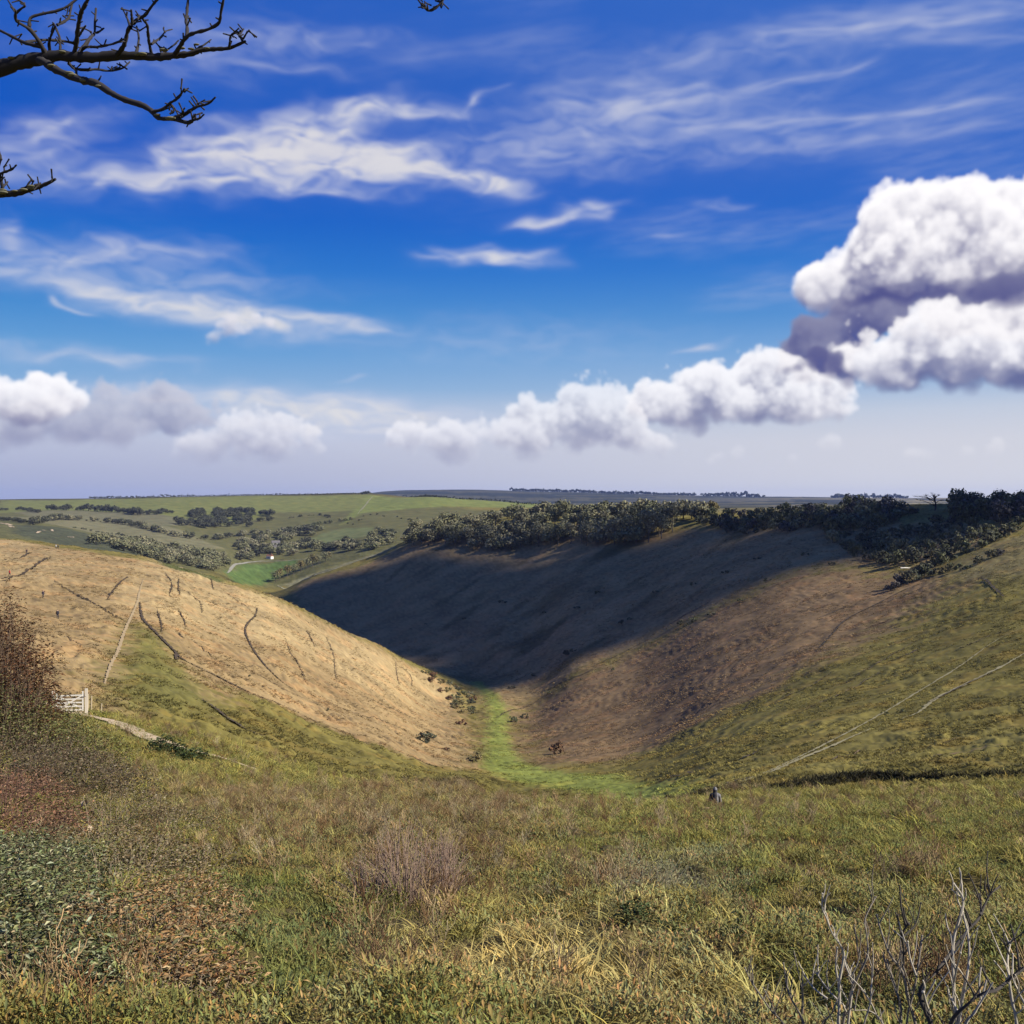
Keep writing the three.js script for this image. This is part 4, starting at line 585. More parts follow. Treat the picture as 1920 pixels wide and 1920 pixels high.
// ---------------------------------------------------------------- foliage of trees and bushes
const leafSkin = new THREE.MeshStandardMaterial({ vertexColors: true, roughness: 1, side: THREE.DoubleSide }); leafSkin.name = 'foliage';
const BARK = matte('bark', 0.09, 0.075, 0.055), DARKBARK = matte('dark bark', 0.035, 0.028, 0.026);
function crown(seed, { w, h, y, clumps, leaves, leaf, color, squash = 0.85 }) {
  const r = rng(seed), pos = [], col = [], idx = [], n = new THREE.Vector3(), u = new THREE.Vector3(), v = new THREE.Vector3();
  for (let c = 0; c < clumps; c++) {
    const a = r() * 6.283, e = Math.asin(r() * 1.75 - 0.75), q = 0.45 + 0.5 * Math.sqrt(r()), cr = (0.24 + 0.2 * r()) * Math.min(w, h * 0.7);
    const cx = Math.cos(a) * Math.cos(e) * q * (w / 2 - cr * 0.5), cz = Math.sin(a) * Math.cos(e) * q * (w / 2 - cr * 0.5), cy = y + h / 2 + Math.sin(e) * q * (h / 2 - cr * 0.4), tint = 0.75 + 0.5 * r();
    for (let i = 0; i < leaves; i++) {
      const z = 2 * r() - 1, t = r() * 6.283, s = Math.sqrt(1 - z * z), rad = cr * (0.6 + 0.45 * r());
      n.set(s * Math.cos(t), z, s * Math.sin(t));
      const px = cx + n.x * rad, py = cy + n.y * rad * squash, pz = cz + n.z * rad;
      n.x += (r() - 0.5) * 1.1; n.y += (r() - 0.5) * 1.1; n.z += (r() - 0.5) * 1.1; n.normalize();
      u.set(r() - 0.5, r() - 0.5, r() - 0.5).cross(n).normalize(); v.copy(n).cross(u);
      const l = leaf * (0.6 + 0.8 * r()), o = pos.length / 3, k = tint * (0.7 + 0.6 * r()), b = 0.2 + 0.5 * r();
      pos.push(px - u.x * l, py - u.y * l, pz - u.z * l, px + v.x * l * b, py + v.y * l * b, pz + v.z * l * b, px + u.x * l, py + u.y * l, pz + u.z * l, px - v.x * l * b * 1.2, py - v.y * l * b * 1.2, pz - v.z * l * b * 1.2);
      for (let m = 0; m < 4; m++) col.push(color[0] * k * (1 + (tint - 1) * 0.3), color[1] * k, color[2] * k);
      idx.push(o, o + 1, o + 2, o, o + 2, o + 3);
    }
  }
  const g = new THREE.BufferGeometry(); g.setAttribute('position', new THREE.Float32BufferAttribute(pos, 3)); g.setAttribute('color', new THREE.Float32BufferAttribute(col, 3)); g.setIndex(idx); g.computeVertexNormals(); return g;
}
function trunkShape(seed, h, rad, w, limbs = 5) {
  const r = rng(seed), gs = [stem([[0, -0.6, 0], [0.05 * h * (r() - 0.5), h * 0.35, 0.05 * h * (r() - 0.5)], [0.1 * h * (r() - 0.5), h * 0.8, 0.1 * h * (r() - 0.5)]], rad, rad * 0.35, 6, 0.1, seed, 2)];
  for (let i = 0; i < limbs; i++) { const a = r() * 6.283, y = h * (0.3 + 0.3 * r()), q = w * (0.25 + 0.15 * r()); gs.push(stem([[0, y, 0], [Math.cos(a) * q * 0.5, y + h * 0.12, Math.sin(a) * q * 0.5], [Math.cos(a) * q, y + h * 0.3, Math.sin(a) * q]], rad * 0.5, rad * 0.15, 4, 0.1, i, 2)); }
  return mergeGeometries(gs);
}
const LEAF = { ash: [0.14, 0.138, 0.068], grey: [0.175, 0.165, 0.092], dark: [0.05, 0.052, 0.028], gold: [0.14, 0.115, 0.045], russet: [0.11, 0.06, 0.028], scrub: [0.075, 0.08, 0.035], purple: [0.06, 0.055, 0.05] };
const species = {
  round: (s, c) => ({ crown: crown(s, { w: 9.5, h: 7.6, y: 0.3, clumps: 20, leaves: 30, leaf: 0.62, color: c }), trunk: trunkShape(s, 6.5, 0.28, 8) }),
  broad: (s, c) => ({ crown: crown(s, { w: 13, h: 9.4, y: 0.4, clumps: 24, leaves: 32, leaf: 0.75, color: c }), trunk: trunkShape(s, 8, 0.4, 11) }),
  tall: (s, c) => ({ crown: crown(s, { w: 7, h: 10, y: 3.2, clumps: 15, leaves: 28, leaf: 0.6, color: c }), trunk: trunkShape(s, 12, 0.3, 6, 7) }),
  bush: (s, c) => ({ crown: crown(s, { w: 3.6, h: 2.9, y: -0.1, clumps: 11, leaves: 22, leaf: 0.3, color: c }), trunk: trunkShape(s, 1.8, 0.08, 2.5) }),
  low: (s, c) => ({ crown: crown(s, { w: 4, h: 1.9, y: -0.3, clumps: 10, leaves: 20, leaf: 0.28, color: c }), trunk: trunkShape(s, 1.1, 0.07, 2.5) }),
};
const protoOf = new Map();
function plant(name, kind, tone, variant, [x, z], size, turn, label, category, group) {
  const key = kind + tone + variant;
  if (!protoOf.has(key)) protoOf.set(key, species[kind](1000 + protoOf.size * 37, LEAF[tone]));
  const p = protoOf.get(key), t = thing(name, [x, ground(x, z) - 0.15, z], turn);
  part('crown', p.crown, leafSkin, t); part('trunk', p.trunk, BARK, t);
  t.scale.set(size, size * (0.88 + 0.24 * ((variant * 37 + Math.round(x * 7)) % 10) / 10), size);
  return tag(t, label, category, group);
}
const LOOK = { ash: 'greyish', grey: 'pale', dark: 'dark', gold: 'golden', russet: 'russet', scrub: 'olive', purple: 'purplish', round: 'rounded', broad: 'broad', tall: 'slender', bush: 'upright', low: 'low' };
const place = (t) => (t < 0.12 ? 'far left' : t < 0.3 ? 'left part' : t < 0.45 ? 'left of centre' : t < 0.55 ? 'centre' : t < 0.7 ? 'right of centre' : t < 0.88 ? 'right part' : 'far right');
function wood(outline, spacing, name, kinds, tones, sizes, label, category, group, seed, limit = 200) {
  const r = rng(seed), b = [1e9, -1e9, 1e9, -1e9], put = [], s = { outline }, b2 = [1e9, -1e9]; for (const [x, z] of outline) { b2[0] = Math.min(b2[0], x / -z); b2[1] = Math.max(b2[1], x / -z); }
  for (const [x, z] of outline) { b[0] = Math.min(b[0], x); b[1] = Math.max(b[1], x); b[2] = Math.min(b[2], z); b[3] = Math.max(b[3], z); }
  for (let i = 0; i < 4000 && put.length < limit; i++) {
    const x = lerp(b[0], b[1], r()), z = lerp(b[2], b[3], r()); if (inside(s, x, z) < 0) continue;
    if (put.some(([u, v]) => (u - x) ** 2 + (v - z) ** 2 < (spacing * (0.75 + 0.5 * r())) ** 2)) continue;
    const t = (x / -z - b2[0]) / (b2[1] - b2[0]), kind = kinds[Math.floor(r() * kinds.length)], tone = tones[Math.floor(r() * tones.length)], size = lerp(sizes[0], sizes[1], r());
    put.push([x, z]); plant(name, kind, tone, Math.floor(r() * 2), [x, z], size, r() * 6.283, [LOOK[tone], LOOK[kind], label + ', ' + place(t)].join(' '), category, group);
  }
  return put.length;
}
function row(line, spacing, name, kinds, tones, sizes, label, category, group, seed, jitter = 0.5) {
  const r = rng(seed), curve = new THREE.CatmullRomCurve3(line.map(([x, z]) => new THREE.Vector3(x, 0, z)), false, 'centripetal'), n = Math.max(1, Math.round(curve.getLength() / spacing));
  for (let i = 0; i <= n; i++) { const p = curve.getPointAt(clamp((i + (r() - 0.5) * 0.5) / n)); const kind = kinds[Math.floor(r() * kinds.length)], tone = tones[Math.floor(r() * tones.length)], q = i / n, rising = line[0][0] / -line[0][1] < line[line.length - 1][0] / -line[line.length - 1][1]; plant(name, kind, tone, Math.floor(r() * 2), [p.x + (r() - 0.5) * jitter * spacing, p.z + (r() - 0.5) * jitter * spacing], lerp(sizes[0], sizes[1], r()), r() * 6.283, [LOOK[tone], LOOK[kind], label + ', ' + place(rising ? q : 1 - q)].join(' '), category, group); }
  return n;
}
const counts = [];

// the hanging wood on the far rim
counts.push(wood([[-77.17, -748.0], [-40.85, -712.7], [-10.62, -679.2], [17.19, -660.0], [45.07, -617.9], [67.02, -584.6], [83.86, -574.9], [93.04, -576.1], [86.46, -614.7], [48.6, -666.3], [14.76, -708.3], [-11.39, -728.9], [-31.46, -754.8], [-64.04, -768.3], [-81.82, -785.2]], 6.5, 'wood_tree', ['round', 'round', 'tall'], ['ash', 'grey', 'grey', 'ash'], [1.1, 1.5], 'tree in the wood along the far valley rim', 'tree', 'trees of the wood along the far rim', 1, 130));
counts.push(row([[-66.68, -800.0], [-32.42, -778.0], [-9.96, -765.0], [15.52, -745.0], [44.07, -705.0], [66.8, -675.0], [93.34, -640.0], [109.4, -600.0]], 8, 'rim_tree', ['round', 'broad'], ['ash', 'grey'], [1.0, 1.3], 'tree standing on the crest above the far rim wood', 'tree', 'trees on the crest of the far rim', 2));
counts.push(row([[95.24, -690.0], [106.3, -680.0], [115.1, -650.0], [124.7, -630.0]], 9, 'rim_bush', ['bush', 'round'], ['russet', 'dark', 'gold'], [0.8, 1.1], 'bush on the crest right of the rim wood', 'bush', 'rusty bushes on the crest', 3));
counts.push(wood([[103.4, -566.9], [115.8, -505.2], [126.4, -457.7], [137.5, -432.8], [159.9, -426.4], [177.4, -442.4], [173.3, -520.0], [149.1, -530.0], [128.3, -560.0], [109.4, -600.0]], 4.4, 'rim_scrub_bush', ['bush', 'bush', 'low'], ['scrub', 'ash', 'dark', 'purple'], [1.7, 2.8], 'scrub bush on the right hand rim', 'bush', 'scrub along the right hand rim', 4, 120));
counts.push(wood([[171.9, -402.4], [178.2, -393.2], [172.9, -360.7], [177.0, -339.7], [216.7, -400.0], [224.0, -430.0], [206.3, -445.0], [199.1, -455.0]], 5, 'crest_tree', ['round', 'bush'], ['dark', 'purple', 'scrub'], [0.8, 1.2], 'tree in the thicket at the right end of the skyline', 'tree', 'trees of the right skyline thicket', 5, 60));
counts.push(row([[165.7, -336.5], [159.3, -335.9], [150.2, -327.6], [143.2, -327.1], [137.7, -328.2], [130.3, -322.5]], 4.2, 'slope_bush', ['bush', 'low'], ['dark', 'scrub'], [1.5, 2.3], 'bush in the band of scrub slanting down the right slope', 'bush', 'band of scrub on the right slope', 6, 1.2));
counts.push(row([[142.0, -296.2], [137.5, -296.4], [132.5, -295.5], [127.4, -298.0], [124.5, -306.2], [118.3, -306.7], [112.0, -302.6]], 4, 'lower_slope_bush', ['low', 'bush'], ['dark', 'scrub', 'purple'], [0.9, 1.7], 'bush in the lower line of scrub on the right slope', 'bush', 'lower line of scrub on the right slope', 7, 0.9));
counts.push(wood([[129.6, -429.0], [148.8, -420.0], [170.2, -408.5], [168.4, -355.2], [158.1, -344.9], [142.2, -341.2], [129.1, -339.5], [128.0, -372.0]], 5, 'hillside_bush', ['low', 'bush'], ['scrub', 'ash', 'dark', 'dark'], [0.9, 2.1], 'bush scattered on the shaded right hillside', 'bush', 'bushes on the shaded hillside', 8, 110));
// scrub at the foot of the left spur
counts.push(wood([[-32.55, -390.0], [-23.34, -406.6], [-15.53, -396.8], [-11.8, -347.9], [-15.85, -337.4], [-22.81, -364.2], [-28.41, -375.5]], 3.4, 'valley_scrub', ['low', 'bush'], ['scrub', 'russet', 'dark', 'gold'], [0.6, 1.25], 'bush in the scrub at the foot of the left spur', 'bush', 'scrub at the foot of the left spur', 9, 34));
counts.push(row([[-34.59, -390.1], [-26.84, -395.7], [-20.71, -404.9], [-15.73, -401.8]], 3, 'spur_edge_bush', ['low'], ['ash', 'grey', 'scrub'], [0.7, 1.1], 'bush along the lower edge of the left spur', 'bush', 'bushes edging the left spur', 10, 0.6));
plant('valley_bush', 'bush', 'dark', 0, [-19.23, -225.9], 1.35, 0.4, 'dark rounded bush standing alone low on the left slope', 'bush');
plant('valley_bush', 'low', 'russet', 0, [-14.45, -223.2], 0.65, 1.4, 'small russet bush right of the dark bush on the left slope', 'bush');
plant('valley_bush', 'bush', 'gold', 0, [-7.05, -201.5], 1.05, 2.4, 'golden brown bush at the left edge of the valley floor', 'bush');
plant('valley_bush', 'bush', 'russet', 1, [10.28, -234.5], 1.1, 0.9, 'russet bush with a long shadow right of the valley floor', 'bush');
plant('valley_bush', 'low', 'scrub', 1, [0.35, -331.8], 1.2, 0.2, 'broad green bush beside the bend of the valley floor', 'bush');
plant('valley_bush', 'low', 'dark', 1, [4.45, -340.8], 0.9, 0.2, 'dark bush just right of the bend of the valley floor', 'bush');
plant('valley_bush', 'low', 'russet', 1, [-15.86, -319.8], 1.2, 0.2, 'low russet bush left of the bend of the valley floor', 'bush');
plant('slope_gorse', 'low', 'dark', 0, [-34.59, -192.1], 0.32, 0.2, 'tiny dark bush halfway along the lower left track', 'bush');
plant('slope_gorse', 'low', 'dark', 1, [-40.08, -185.1], 0.3, 0.2, 'tiny dark bush under the middle of the left slope', 'bush');
plant('slope_gorse', 'low', 'dark', 0, [-47.72, -185.9], 0.28, 0.2, 'tiny dark bush high on the left slope', 'bush');
plant('slope_gorse', 'low', 'dark', 1, [-50.23, -321.0], 0.4, 1.2, 'dark flat bush under the crest of the left spur', 'bush');
plant('slope_gorse', 'low', 'scrub', 1, [51.63, -135.5], 0.42, 0.2, 'grey bush beside the upper pale path on the right slope', 'bush');
plant('slope_gorse', 'low', 'scrub', 0, [49.72, -136.1], 0.35, 0.7, 'smaller bush left of the grey bush by the pale path', 'bush');
for (const [p, q, k] of [[[-5.28, -562.9], 1.5, 0], [[16.69, -516.2], 0.8, 1], [[31.06, -488.3], 0.9, 0], [[41.87, -502.0], 1.1, 1], [[22.41, -421.1], 1.3, 0], [[25.18, -419.7], 0.9, 1], [[46.37, -433.8], 1.2, 0], [[50.32, -434.7], 0.8, 1], [[64.66, -459.4], 0.9, 0], [[77.67, -438.2], 1.0, 1], [[89.68, -430.2], 0.9, 0], [[94.87, -379.2], 0.9, 1], [[-26.34, -561.3], 0.8, 0], [[-48.01, -575.5], 0.8, 1], [[-57.01, -575.4], 0.7, 0], [[8.73, -418.2], 0.7, 1], [[0, -407.1], 0.9, 0], [[35.73, -360.5], 0.6, 1], [[24.7, -364.2], 0.5, 0], [[13.64, -373.4], 0.6, 1], [[71.46, -365.4], 1.0, 0], [[66.36, -374.3], 1.3, 1], [[62.69, -381.6], 1.2, 0], [[81.47, -363.4], 0.8, 1], [[102.9, -429.1], 1.0, 0], [[115.8, -404.2], 0.9, 1], [[116.7, -373.1], 0.8, 0]])
  plant('shaded_slope_bush', 'low', k ? 'scrub' : 'dark', k, p, q, q * 5, (k ? 'olive' : 'dark') + (q > 1.1 ? ' spreading' : q > 0.85 ? ' low' : ' tiny') + ' bush on the shaded far slope, ' + place(clamp((p[0] / -p[1] + 0.12) / 0.46)), 'bush', 'bushes scattered on the shaded far slope');
// farmland woods
counts.push(wood([[-345.8, -840.0], [-307.1, -830.0], [-262.7, -800.0], [-239.3, -820.0], [-271.7, -980.0], [-296.7, -1074.1], [-311.4, -1030.4], [-361.1, -1049.9], [-384.5, -1011.0]], 7.5, 'valley_tree', ['round', 'broad'], ['ash', 'grey', 'ash'], [1.0, 1.35], 'tree in the wood behind the left hill', 'tree', 'trees of the wood behind the left hill', 11, 100));
counts.push(wood([[-477.3, -1454.4], [-416.8, -1481.5], [-372.3, -1588.1], [-404.7, -1734.3], [-458.5, -1796.5], [-524.4, -1798.0], [-528.9, -1651.1]], 9, 'copse_tree', ['broad', 'round'], ['dark', 'dark', 'dark'], [1.2, 1.6], 'tree in the large copse under the green hill', 'tree', 'trees of the dark copse', 12, 70));
counts.push(row([[-527.8, -1125.8], [-590.8, -1334.3], [-583.1, -1435.1], [-528.4, -1408.7], [-455.4, -1304.7], [-405.0, -1253.8], [-378.3, -1296.6], [-371.3, -1397.3], [-332.1, -1448.7], [-276.1, -1394.6]], 8, 'hedgerow_tree', ['round', 'bush', 'round'], ['ash', 'dark', 'grey'], [0.9, 1.5], 'tree in the hedgerow winding across the farmland', 'tree', 'hedgerow trees across the farmland', 13, 0.8));
counts.push(row([[-506.0, -1184.6], [-474.9, -1199.5], [-432.3, -1168.7], [-383.8, -1116.2], [-361.0, -1099.6], [-338.4, -1082.2]], 6, 'field_hedge_bush', ['low', 'bush'], ['dark', 'scrub'], [1.0, 1.6], 'bush in the hedge between the two pale fields', 'bush', 'hedge between the pale fields', 14, 0.3));
counts.push(row([[-757.5, -1691.2], [-743.8, -1763.0], [-691.7, -1747.4], [-635.2, -1693.7], [-588.8, -1638.3], [-569.7, -1709.1]], 13, 'upper_hedge_tree', ['broad', 'round'], ['dark'], [1.1, 1.6], 'tree in the upper tree belt under the skyline', 'tree', 'upper tree belt', 15, 0.6));
counts.push(row([[-846.4, -1692.7], [-828.8, -1711.0], [-717.9, -1548.5]], 14, 'left_belt_tree', ['round'], ['dark'], [0.8, 1.1], 'tree in the belt left of the skyline hill', 'tree', 'left tree belt', 16));
counts.push(row([[-641.3, -1282.4], [-597.0, -1225.8], [-554.1, -1162.4]], 11, 'low_belt_tree', ['round'], ['dark'], [0.7, 1.0], 'tree in the short belt above the pale scrapes', 'tree', 'short tree belt', 17));
counts.push(wood([[-265.5, -520.0], [-234.5, -500.0], [-233.0, -520.0], [-290.1, -640.0], [-333.0, -680.0], [-337.0, -660.0]], 9, 'brow_bush', ['bush', 'round'], ['russet', 'dark'], [0.6, 0.9], 'bush just behind the brow of the left hill', 'bush', 'bushes behind the left brow', 18, 9));
counts.push(wood([[-297.0, -1095.8], [-283.5, -1182.7], [-238.1, -1202.6], [-149.0, -1100.1], [-159.6, -1177.9], [-206.8, -1240.5], [-246.8, -1280.4], [-286.0, -1372.5], [-272.0, -1450.1], [-314.7, -1510.2], [-339.0, -1414.5], [-346.5, -1279.0]], 9.5, 'village_tree', ['round', 'broad'], ['ash', 'grey', 'dark'], [1.1, 1.5], 'tree among the farm buildings in the valley', 'tree', 'trees round the farm', 19, 75));
counts.push(row([[-231.4, -1000.1], [-226.2, -1014.2], [-220.4, -1026.3], [-215.3, -1033.0], [-210.3, -1039.7], [-205.4, -1048.1], [-201.5, -1056.6], [-196.5, -1065.4], [-193.0, -1076.6]], 10, 'avenue_tree', ['tall'], ['gold', 'ash'], [1.1, 1.4], 'tree in the row above the ridge path', 'tree', 'row of slender trees above the ridge path', 20, 0.2));
counts.push(wood([[-152.3, -1063.1], [-131.4, -1120.7], [-138.6, -1237.1], [-177.4, -1419.2], [-177.5, -1310.4]], 9, 'corner_tree', ['round', 'broad'], ['ash', 'scrub'], [1.1, 1.5], 'tree in the cluster left of the far rim', 'tree', 'cluster left of the rim wood', 21, 14));
counts.push(row([[-296.7, -1460.1], [-288.0, -1535.9], [-258.3, -1549.6], [-242.8, -1553.4]], 10, 'field_corner_tree', ['round'], ['scrub', 'ash'], [0.75, 1.0], 'tree on the upper edge of the small bright field', 'tree', 'trees above the bright field', 22));
counts.push(row([[-360.9, -1669.5], [-345.3, -1699.7], [-324.8, -1708.2], [-291.8, -1647.4]], 10, 'hill_thicket_bush', ['bush', 'low'], ['dark', 'ash'], [1.4, 2.2], 'bush in the thicket below the green hill', 'bush', 'thicket on the green hill foot', 23, 0.6));
counts.push(row([[-229.5, -1468.2], [-235.2, -1568.1], [-228.2, -1622.6], [-206.4, -1597.8], [-179.2, -1549.9], [-155.1, -1489.1], [-139.2, -1527.3]], 26, 'hill_dot_bush', ['bush'], ['dark'], [0.8, 1.3], 'bush dotted on the green hillside', 'bush', 'bushes dotted on the green hillside', 24, 0.8));
// hedges along the skyline
function hedge(line, h, label, seed) {
  const r = rng(seed), curve = new THREE.CatmullRomCurve3(line.map(([x, z]) => new THREE.Vector3(x, 0, z)), false, 'centripetal'), n = Math.round(curve.getLength() / (h > 10 ? 14 : 5)), gs = [], first = curve.getPointAt(0), y0 = ground(first.x, first.z);
  for (let i = 0; i <= n; i++) { const p = curve.getPointAt(i / n), s = h * (0.5 + 0.6 * Math.abs(fbm(i * 0.13, seed, 3)) * 2 + 0.25 * r()); const g = crown(seed * 100 + i, { w: h > 10 ? 34 : 8, h: s, y: -0.3, clumps: h > 10 ? 5 : 3, leaves: 9, leaf: h > 10 ? 7 : 1.3, color: [0.035, 0.04, 0.024] }); g.translate(p.x - first.x, ground(p.x, p.z) - y0, p.z - first.z); gs.push(g); }
  const t = thing('hedge', [first.x, y0, first.z]); part('foliage', mergeGeometries(gs), leafSkin, t); tag(t, label, 'hedge', 'hedges along the skyline');
}
hedge([[-956.9, -2325.9], [-860.5, -2263.4], [-770.4, -2241.4], [-707.7, -2264.8]], 6, 'dark ragged hedge on the left part of the skyline', 61);
hedge([[-707.7, -2264.8], [-608.2, -2290.0], [-488.0, -2285.7], [-375.2, -2251.5], [-314.4, -2236.0]], 4, 'thin dark hedge along the top of the green hill', 62);
hedge([[-323.7, -2219.7], [-529.9, -5088.0], [-121.4, -1941.8], [-41.41, -1988.0], [39.72, -1906.8], [109.9, -1918.7]], 4.5, 'dark hedge running down the right edge of the green hill', 63);

hedge([[0, -6200.0], [322.9, -6200.0], [704.6, -6150.0], [1080.1, -6100.0]], 15, 'long low wood along the far blue ridge right of the middle', 64);
hedge([[1134.3, -6050.0], [1302.5, -6100.0], [1493.1, -6100.0]], 26, 'humped wood farther right on the far blue ridge', 65);
hedge([[1881.1, -6000.0], [2065.0, -6100.0], [2350.9, -6100.0]], 22, 'long dark wood on the horizon left of the bare tree', 66);
// ---------------------------------------------------------------- the lone wind-bent tree on the right skyline
{
  const [x, z] = [187.7, -455.0], t = thing('wind_bent_tree', [x, ground(x, z) - 1.2, z]), r = rng(404);
  part('trunk', stem([[0, 0, 0], [0.4, 2.2, 0], [0.1, 4.4, 0.2], [-0.3, 6, 0]], 0.35, 0.16, 6, 0.1, 4), DARKBARK, t);
  for (let i = 0; i < 11; i++) {
    const a = (i / 11) * 6.283 + r(), y = 2.8 + 2.6 * r(), q = 2.4 + 3.2 * r(), ex = Math.cos(a) * q - 1.2, ez = Math.sin(a) * q, ey = y + 0.6 + 1.3 * r(), gs = [];
    gs.push(stem([[0, y - 0.8, 0], [ex * 0.45, y + 0.5, ez * 0.45], [ex, ey, ez]], 0.13, 0.04, 4, 0.15, i));
    for (let k = 0; k < 12; k++) { const u = 0.45 + 0.55 * r(), bx = ex * u, by = lerp(y, ey, u), bz = ez * u; gs.push(stem([[bx, by, bz], [bx + (r() - 0.6) * 0.9, by + 0.45 * r(), bz + (r() - 0.5) * 0.9], [bx + (r() - 0.65) * 1.9, by + 0.5 * r() + 0.2, bz + (r() - 0.5) * 1.8]], 0.045, 0.02, 3, 0.1, k, 1)); }
    part('branch', mergeGeometries(gs), DARKBARK, t);
  }
  t.scale.setScalar(1.35); tag(t, 'bare wind-bent tree standing up from the right skyline', 'tree');
}

// ---------------------------------------------------------------- farm buildings
function house([x, z], w, d, h, turn, walls, tiles, label) {
  const t = thing('farmhouse', [x, ground(x, z) - 0.2, z], turn);
  part('wall', mergeGeometries([box(w, h, d, 0, h / 2, 0)]), walls, t);
  const s = new THREE.Shape(); s.moveTo(-d / 2 - 0.4, 0); s.lineTo(0, d * 0.5); s.lineTo(d / 2 + 0.4, 0); s.closePath();
  const rg = new THREE.ExtrudeGeometry(s, { depth: w + 0.6, bevelEnabled: false }); rg.translate(0, h, -w / 2 - 0.3); rg.rotateY(Math.PI / 2);
  const roof = part('roof', rg, tiles, t); part('chimney', box(0.9, 1.8, 0.9, w * 0.3, h + d * 0.5 + 0.3, 0), tiles, roof);
  for (let i = 0; i < 3; i++) for (const y of [1.5, 4]) if (y < h - 0.6) part('window', box(1.0, 1.2, 0.1, (i - 1) * w * 0.3, y, d / 2 + 0.04), DARKBARK, t);
  tag(t, label, 'house');
}
const WHITEWASH = matte('whitewash', 0.75, 0.73, 0.68), ROOF = matte('slate', 0.12, 0.11, 0.11), TILE = matte('red tile', 0.17, 0.08, 0.045);
house([-299.3, -1296.8], 10, 6, 4.4, 0.3, WHITEWASH, ROOF, 'white farmhouse among the trees of the valley');
house([-278.1, -1175.3], 7, 4.5, 3.2, -0.5, WHITEWASH, TILE, 'small house with red tiled roof below the white farmhouse');
house([-293.0, -1257.9], 7, 5, 3.2, 0.1, WHITEWASH, ROOF, 'low white outbuilding just below the white farmhouse');

// pale scrapes of chalk on the pasture
for (const [p, w] of [[[[-583.7, -1167.1], [-561.8, -1135.2]], 4], [[[-570.2, -1152.1], [-533.5, -1091.8]], 5], [[[-535.8, -1089.6], [-505.2, -1038.4]], 4], [[[-442.6, -952.3], [-456.9, -992.1]], 3.5], [[[-471.9, -1028.1], [-466.1, -1023.7]], 3], [[[-476.0, -1058.8], [-455.5, -1015.6]], 3], [[[-402.7, -929.0], [-408.0, -952.7]], 4], [[[-432.2, -1071.7], [-424.8, -1067.2]], 4]]) structure('chalk_scrape', ribbon(p, w, 0.35, w, 1), CHALKY);
{
  const [x, z] = [128.8, -335.0], t = thing('pale_log', [x, ground(x, z) + 0.2, z], 0.1);
  part('log', stem([[-1.7, 0.2, 0], [-0.5, 0.28, 0.05], [0.8, 0.24, -0.04], [1.8, 0.18, 0.03]], 0.26, 0.18, 8, 0.1, 3), matte('bleached wood', 0.6, 0.57, 0.5), t);
  part('stub', stem([[0.9, 0.3, 0], [1.1, 0.6, 0.1]], 0.07, 0.04, 5), matte('bleached wood stub', 0.6, 0.57, 0.5), t);
  tag(t, 'long pale log lying among the scrub on the right slope', 'log');
}
// ---------------------------------------------------------------- gate and stakes
{
  const [x, z] = [-26.69, -61.69], y = ground(x, z), t = thing('field_gate', [x, y, z], 0.22), W = 1.42, H = 1.08, wood_ = matte('bleached white timber', 0.56, 0.54, 0.48), post = matte('weathered post', 0.5, 0.45, 0.36);
  for (let i = 0; i < 5; i++) part('rail', box(W, 0.07, 0.04, 0, 0.16 + i * (H - 0.2) / 4, 0), wood_, t);
  part('stile', box(0.09, H + 0.02, 0.06, -W / 2 - 0.03, 0.1 + H / 2, 0), wood_, t); part('stile', box(0.09, H + 0.12, 0.06, W / 2 + 0.03, 0.14 + H / 2, 0), wood_, t);
  const len = Math.hypot(W, H - 0.25), an = Math.atan2(H - 0.25, W);
  part('brace', box(len, 0.075, 0.03, 0, 0.62, 0.042, an), wood_, t); part('brace', box(len, 0.075, 0.03, 0, 0.62, -0.042, -an), wood_, t);
  part('post', box(0.15, 1.6, 0.15, W / 2 + 0.22, 0.62, 0), post, t); part('post', box(0.15, 1.5, 0.15, -W / 2 - 0.22, 0.6, 0), post, t);
  part('latch', box(0.2, 0.03, 0.03, W / 2 + 0.1, 0.95, 0.06), ROOF, t);
  tag(t, 'white timber five-barred gate at the end of the chalk path', 'gate');
}
for (const [p, h, label] of [[[-27.59, -66.5], 1.1, 'weathered fence stake nearest the gate'], [[-28.09, -68.22], 0.95, 'second weathered fence stake right of the gate'], [[-27.16, -67.57], 0.8, 'short weathered stake farthest right of the gate']]) {
  const t = thing('fence_stake', onGround(p)); part('stake', stem([[0, -0.2, 0], [0.01, h * 0.5, 0], [0.03, h, 0.02]], 0.055, 0.045, 6, 0.1, 5), matte('weathered stake', 0.38, 0.31, 0.2), t); tag(t, label, 'fence post', 'stakes beside the gate');
}

